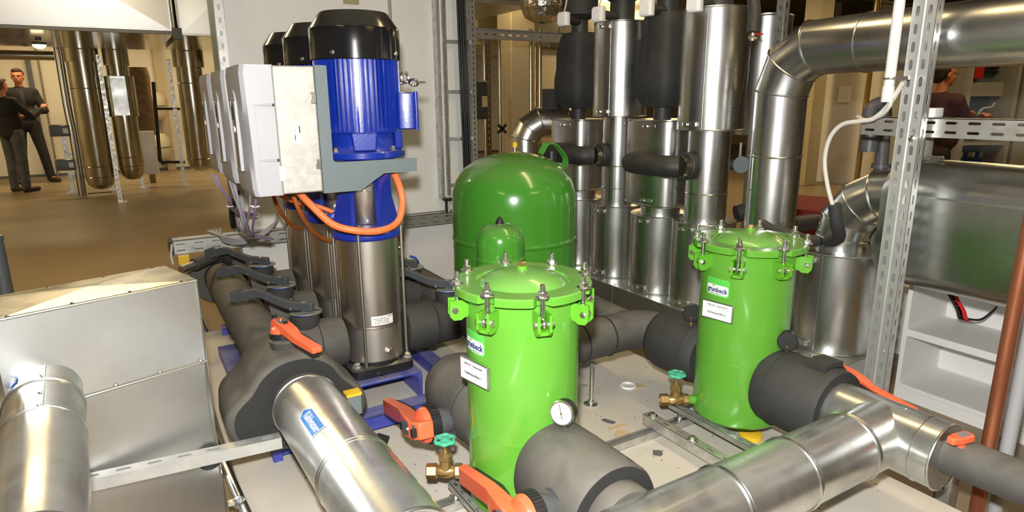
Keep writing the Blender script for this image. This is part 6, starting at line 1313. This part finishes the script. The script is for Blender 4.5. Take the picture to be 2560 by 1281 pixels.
# neighbouring pipe cut off by the left edge
t = thing('clad_edge_pipe', 'clad pipe cut off by the left edge of the picture', 'pipe', PZ(-40, 1000, .45)); b0_ = PZ(-62, 860, .45); b1_ = PZ(-75, 1310, .45); ab = (b1_ - b0_).normalized(); obj('cladding', MB().cyl(b0_, b0_ + ab * 1.0, .085, n=40), 'galv_dusty', t)
for s_ in (.25, .33, .55): obj('seam_ring', MB().ring(b0_ + ab * s_, ab, .086, .005, 40, 6), 'galv', t)
q = PD(-2, 660, 2.95); zt_ = PD(-2, 598, 2.95).z; t = thing('left_riser', 'dark upright pipe at the left edge behind the sheet-metal box', 'pipe', (q.x, q.y, 0)); obj('pipe', MB().cyl((q.x, q.y, 0), (q.x, q.y, zt_), .033, n=20), 'dark_grey', t); obj('end_cap', MB().lathe([(.036, 0), (.036, .02), (.03, .024)], (q.x, q.y, zt_), n=20), 'dark_grey', t)
# slotted strut leaning against the pipe
s0 = PZ(185, 1200, .34); s1 = PZ(700, 1088, .31)
t = thing('loose_strut', 'slotted galvanised strut running from the left pipe to the foam block', 'strut', s0)
obj('channel', cstrut(s0, s1, (0, 0, 1), .042, .04, pitch=.085, sl=.042, sw=.013), 'zinc_post', t); obj('end_nut', MB().box(s1 - V3((.06, 0, .02)), (.03, .03, .02)), 'zinc', t)
# conduit along the plinth edge
c0 = bp_(.028, .02, .235); cA = PZ(515, 1060, .19); pts = [PZ(505, 1035, .20), PZ(512, 1052, .19), PZ(540, 1112, .165), PZ(570, 1180, .145), PZ(600, 1247, .13), PZ(648, 1355, .12)]
t = thing('edge_conduit', 'bright steel conduit running down along the plinth edge', 'conduit', pts[-2]); obj('tube', MB().tube(spline(pts, 6), .0165, 16), 'galv', t, ang=60); q = PZ(597, 1256, .14); dv = (pts[-1] - pts[-2]).normalized(); obj('clamp', MB().ring(q, dv, .0185, .004, 24, 6).box(q + V3((-.022, 0, .005)), (.02, .02, .012)), 'zinc_bright', t)
# red label strip and small pipe at the box's far side
solo('red_tag', MB().ext([(.05, .70), (.075, .70), (.075, .835), (.05, .835)], B0 + bu * .0005, bn, (0, 0, 1), bu * .012), 'red_plastic', 'narrow red tag on the right side of the sheet-metal box', 'tag')
# small litter on the plinth
q = PZ(1570, 968, PL); solo('plastic_ring', MB().ring((q.x, q.y, PL + .006), (0, 0, 1), .032, .006, 32, 8), 'white_plastic', 'translucent white plastic ring lying on the plinth', 'ring')
q = PZ(1240 + 320, 1070, PL); k = 0
for (x_, y_, sx, sy, m_, lb) in ((1545, 1068, .05, .012, 'cardboard_beige', 'curved beige scrap on the plinth'), (1555, 1090, .045, .03, 'cardboard_beige', 'square beige scrap on the plinth beside the rail'), (1520, 1055, .03, .012, 'dark_grey', 'dark oblong scrap on the plinth'), (1596, 968, .03, .02, 'cardboard_beige', 'beige scrap beside the plastic ring'), (1645, 1135, .02, .018, 'dark_grey', 'grey chip on the plinth between the rails'), (935, 1108, .05, .07, 'foam_cut', 'black rubber offcut on the plinth beside the clad pipe'), (1460, 965, .018, .018, 'zinc', 'small metal nut on the plinth')):
    q = PZ(x_, y_, PL); a = MB().ext([(-sx, -sy), (sx * .7, -sy * 1.1), (sx, sy * .4), (sx * .2, sy), (-sx * .9, sy * .8)], (q.x, q.y, PL + .0005), (math.cos(k), math.sin(k), 0), (-math.sin(k), math.cos(k), 0), (0, 0, .003)); solo('floor_scrap', a, m_, lb, 'scrap', 'litter on the plinth'); k += 1
dm = MB()
for i in range(260):
    x_ = random.uniform(.4, 2.3); y_ = random.uniform(1.0, 2.35); s_ = random.uniform(.0015, .005); an = random.uniform(0, 3)
    dm.ext([(-s_, -s_ * .6), (s_, -s_ * .4), (s_ * .4, s_ * .7)], (x_, y_, PL + .0003), (math.cos(an), math.sin(an), 0), (-math.sin(an), math.cos(an), 0), (0, 0, .0015))
tag(solo('grit', dm, 'dark_grey', None, None), 'fine dark grit scattered over the concrete plinth', 'grit', None, 'stuff')
# ---------------------------------------------------------------- people
def ellipsoid(mb, c, rad, axes, n=16):
    c = V3(c); vs = []; fs = []
    for i in range(n // 2 + 1):
        th = PI * i / (n // 2)
        for k in range(n):
            ph = 2 * PI * k / n; d = V3((math.sin(th) * math.cos(ph) * rad[0], math.sin(th) * math.sin(ph) * rad[1], math.cos(th) * rad[2])); vs.append(c + axes[0] * d.x + axes[1] * d.y + axes[2] * d.z)
    for i in range(n // 2):
        for k in range(n): fs.append((i * n + k, (i + 1) * n + k, (i + 1) * n + (k + 1) % n, i * n + (k + 1) % n))
    mb.add(vs, fs)
def capsule(mb, a, b, ra, rb, n=14, flat=None):
    a, b = V3(a), V3(b); d = b - a; L = d.length; prof = []
    for i in range(5): th = PI / 2 * i / 4; prof.append((ra * math.sin(th) + 1e-5, -ra * math.cos(th)))
    for i in range(5): th = PI / 2 * i / 4; prof.append((rb * math.cos(th) + 1e-5, L + rb * math.sin(th)))
    mb.lathe(prof, a, d, n)
def organic(name, mb, m, parent, vox, it=4):
    o = obj(name, mb, m, parent, local=True, ang=180)
    r = o.modifiers.new('remesh', 'REMESH'); r.mode = 'VOXEL'; r.voxel_size = vox; r.use_smooth_shade = True
    if it: s_ = o.modifiers.new('smooth', 'SMOOTH'); s_.iterations = it; s_.factor = .5
    bpy.context.view_layer.update(); dg = bpy.context.evaluated_depsgraph_get()
    me = bpy.data.meshes.new_from_object(o.evaluated_get(dg)); o.modifiers.clear(); old = o.data; o.data = me; bpy.data.meshes.remove(old)
    me.polygons.foreach_set('use_smooth', [True] * len(me.polygons)); return o
def person(label, loc, f, hgt, arms, legs, look=None, top='cloth_black', bottom='cloth_jeans', hair='hair_brown', glasses=True, belly=0., lean=0., vox=.011, receding=False, shirt=None):
    t = thing('person', label, 'person', loc); k = hgt / 1.75
    f = V3(f).normalized(); up = V3((0, 0, 1)); l = up.cross(f)
    def P(a, b, c): return (f * (a + lean * max(0, c - .9)) + l * b + up * c) * k
    def C(mb, a, b, ra, rb): capsule(mb, P(*a), P(*b), ra * k, rb * k)
    body = MB(); coat = MB(); trs = MB()
    hf = V3(look).normalized() if look else f; hl = up.cross(hf).normalized(); ax_ = (hf, hl, up)
    hc = P(.015, 0, 1.635)
    def H(a, b, c): return hc + (hf * a + hl * b + up * c) * k
    def E(mb, a, b, c, r): ellipsoid(mb, H(a, b, c), [x * k for x in r], ax_)
    E(body, -.012, 0, .028, (.096, .076, .088)); E(body, .018, 0, -.035, (.074, .064, .082)); E(body, .040, 0, -.082, (.034, .034, .026))   # skull, face, chin
    E(body, .096, 0, -.018, (.018, .011, .024)); E(body, .088, 0, .002, (.012, .009, .020)); E(body, .074, 0, .022, (.016, .052, .010))   # nose, bridge, brow
    E(body, .080, 0, -.055, (.013, .024, .007)); E(body, .079, 0, -.066, (.011, .020, .006))                                             # lips
    for s_ in (-1, 1): E(body, -.005, s_ * .077, -.012, (.020, .008, .030)); E(body, .055, s_ * .040, -.022, (.020, .020, .022))          # ears, cheeks
    capsule(body, P(-.02, 0, 1.38), H(-.015, 0, -.07), .060 * k, .054 * k)
    # trunk
    for mb, e in ((body, 0), (coat, .022)):
        ellipsoid(mb, P(.0, 0, 1.30), [(.115 + e) * k, (.165 + e) * k, (.17 + e) * k], (f, l, up)); ellipsoid(mb, P(.01 + belly * .5, 0, 1.08), [(.105 + e + belly) * k, (.145 + e + belly * .5) * k, (.16 + e) * k], (f, l, up))
        for s_ in (-1, 1): capsule(mb, P(-.01, 0, 1.40), P(-.01, s_ * .165, 1.395), (.062 + e * .6) * k, (.060 + e * .8) * k)
    for mb, e in ((body, 0), (coat, .018), (trs, .012)): ellipsoid(mb, P(0, 0, .93), [(.105 + e + belly * .6) * k, (.150 + e) * k, (.11 + e) * k], (f, l, up))
    C(coat, (0, 0, 1.38), (0, 0, 1.44), .088, .070)
    for s_, (el, wr, hd) in zip((1, -1), arms):
        sh = (-.01, s_ * .175, 1.385)
        C(body, sh, el, .050, .040); C(body, el, wr, .040, .028)
        C(coat, sh, el, .066, .054); C(coat, el, tuple(e_ + (w_ - e_) * .94 for e_, w_ in zip(el, wr)), .054, .042)
        # hand: palm, four bent fingers of unequal length, thumb from the side of the palm
        W_ = P(*wr); d = P(*hd) - W_; d.normalize(); sd = d.cross(up); sd = (sd if sd.length > .1 else l).normalized() * s_; nn = d.cross(sd).normalized()
        if nn.z > 0: nn = -nn
        pc = W_ + d * (.055 * k); capsule(body, W_ + d * .01 * k, W_ + d * .045 * k, .028 * k, .03 * k); ellipsoid(body, pc, [.05 * k, .038 * k, .017 * k], (d, sd, nn))
        for q in range(4):
            o0 = W_ + d * (.092 * k) + sd * ((q - 1.5) * .021 * k); Lf = (.036, .043, .040, .030)[q] * k
            o1 = o0 + d * Lf * .8 + nn * Lf * .35; o2 = o1 + d * Lf * .25 + nn * Lf * .75
            capsule(body, o0, o1, .0098 * k, .0090 * k, 8); capsule(body, o1, o2, .0090 * k, .0080 * k, 8)
        b0 = W_ + d * .03 * k - sd * .03 * k; b1 = b0 + d * .032 * k - sd * .022 * k; b2 = b1 + d * .028 * k - sd * .002 * k + nn * .012 * k
        capsule(body, b0, b1, .0125 * k, .0105 * k, 8); capsule(body, b1, b2, .0105 * k, .009 * k, 8)
    for s_, (kn, an, toe) in zip((1, -1), legs):
        hp = (0, s_ * .088, .92)
        C(body, hp, kn, .078, .052); C(body, kn, an, .052, .036); C(trs, hp, kn, .098, .074); C(trs, kn, (an[0], an[1], an[2] + .0), .074, .062)
        C(body, (an[0], an[1], .06), (an[0] + toe[0] * .15, an[1] + toe[1] * .15, .045), .038, .032)
        sh = MB(); tx, ty = toe; capsule(sh, P(an[0] - tx * .03, an[1] - ty * .03, .048), P(an[0] + tx * .17, an[1] + ty * .17, .040), .046 * k, .038 * k); sh.v = [(x, y, max(z, .002)) for x, y, z in sh.v]
        organic('shoe', sh, 'shoe', t, .012 * k, 2)
    bd = organic('body', body, 'skin_tone', t, vox * .68 * k, 2)
    organic('jacket' if top == 'cloth_black' else 'sweater', coat, top, t, vox * k, 6); organic('trousers', trs, bottom, t, vox * k, 6)
    hr = MB(); E(hr, -.034, 0, .040 if not receding else .030, (.090, .084, .088)); E(hr, -.060, 0, -.01, (.055, .074, .07))
    if not receding: E(hr, .02, 0, .086, (.066, .066, .034))
    organic('hair', hr, hair, t, .008 * k, 3)
    for s_ in (-1, 1): e_ = MB(); E(e_, .072, s_ * .031, .004, (.010, .013, .007)); obj('eye', e_, 'ink', bd, local=True)
    if shirt: m_ = MB(); ellipsoid(m_, P(.092, 0, 1.27), [.066 * k, .050 * k, .16 * k], (f, l, up)); obj('shirt_front', m_, shirt, t, local=True, ang=180)
    if glasses:
        g = MB()
        for s_ in (-1, 1):
            o_ = H(.088, s_ * .032, .004); g.tube([o_ + hl * (.022 * k * math.cos(a_)) + up * (.015 * k * math.sin(a_)) for a_ in [2 * PI * i / 16 for i in range(16)]], .0018 * k, 5, closed=True)
            g.tube([H(.086, s_ * .054, .006), H(.05, s_ * .078, .006), H(-.005, s_ * .082, .0)], .0017 * k, 5)
        g.tube([H(.090, -.010, .006), H(.100, 0, .008), H(.090, .010, .006)], .0017 * k, 5); obj('glasses', g, 'black_plastic', t, local=True)
    return t
toc = lambda p: (V3((0, 0, 0)) - V3((p.x, p.y, 0))).normalized()
# man facing us, hands together, beside the far wall
pA = PZ(92, 457, 0); fA = (toc(pA) + rgt * .12)
person('man in black jacket and glasses facing us beside the far white wall', (pA.x, pA.y, 0), (fA.x, fA.y, 0), 2.0, (((.06, .27, 1.12), (.24, .06, 1.10), (.30, .00, 1.09)), ((.05, -.28, 1.12), (.22, -.08, 1.10), (.27, -.01, 1.10))), (((.03, .15, .50), (.02, .20, .09), (.9, .45)), ((.02, -.12, .50), (0, -.16, .09), (.95, -.3))), (fA.x - rgt.x * .35, fA.y - rgt.y * .35, 0), 'cloth_black', 'cloth_dark_jeans', 'hair_brown', True, 0., 0., .012, False, 'cloth_shirt')
# man with his back to us at the left edge, one arm raised
pB = PZ(56, 480, 0); fB = (-toc(pB) + rgt * .75)
person('man in dark jacket and grey jeans seen from behind at the left edge', (pB.x, pB.y, 0), (fB.x, fB.y, 0), 1.80, (((.12, .26, 1.14), (.30, .10, 1.16), (.36, .04, 1.18)), ((.20, -.24, 1.16), (.44, -.20, 1.28), (.52, -.18, 1.36))), (((.02, .11, .50), (-.01, .11, .09), (1, .1)), ((.0, -.11, .50), (-.02, -.12, .09), (1, -.2))), (fB.x, fB.y, 0), 'cloth_black', 'cloth_jeans', 'hair_light', False, .03, -.06, .012)
# man in profile at the right, working with both hands
pC = PD(2350, 205, 5.75); fC = rgt + fwd * .42
person('man in maroon sweater and glasses in profile behind the right-hand duct', (pC.x, pC.y, 0), (fC.x, fC.y, 0), 1.715, (((.16, .25, 1.15), (.38, .05, 1.27), (.46, .00, 1.30)), ((.15, -.25, 1.13), (.38, -.16, 1.25), (.47, -.14, 1.28))), (((.03, .11, .50), (0, .11, .09), (1, .1)), ((.0, -.11, .50), (-.02, -.12, .09), (1, -.2))), (rgt.x, rgt.y, 0), 'cloth_maroon', 'cloth_dark_jeans', 'hair_brown', True, .055, .05, .011, True)
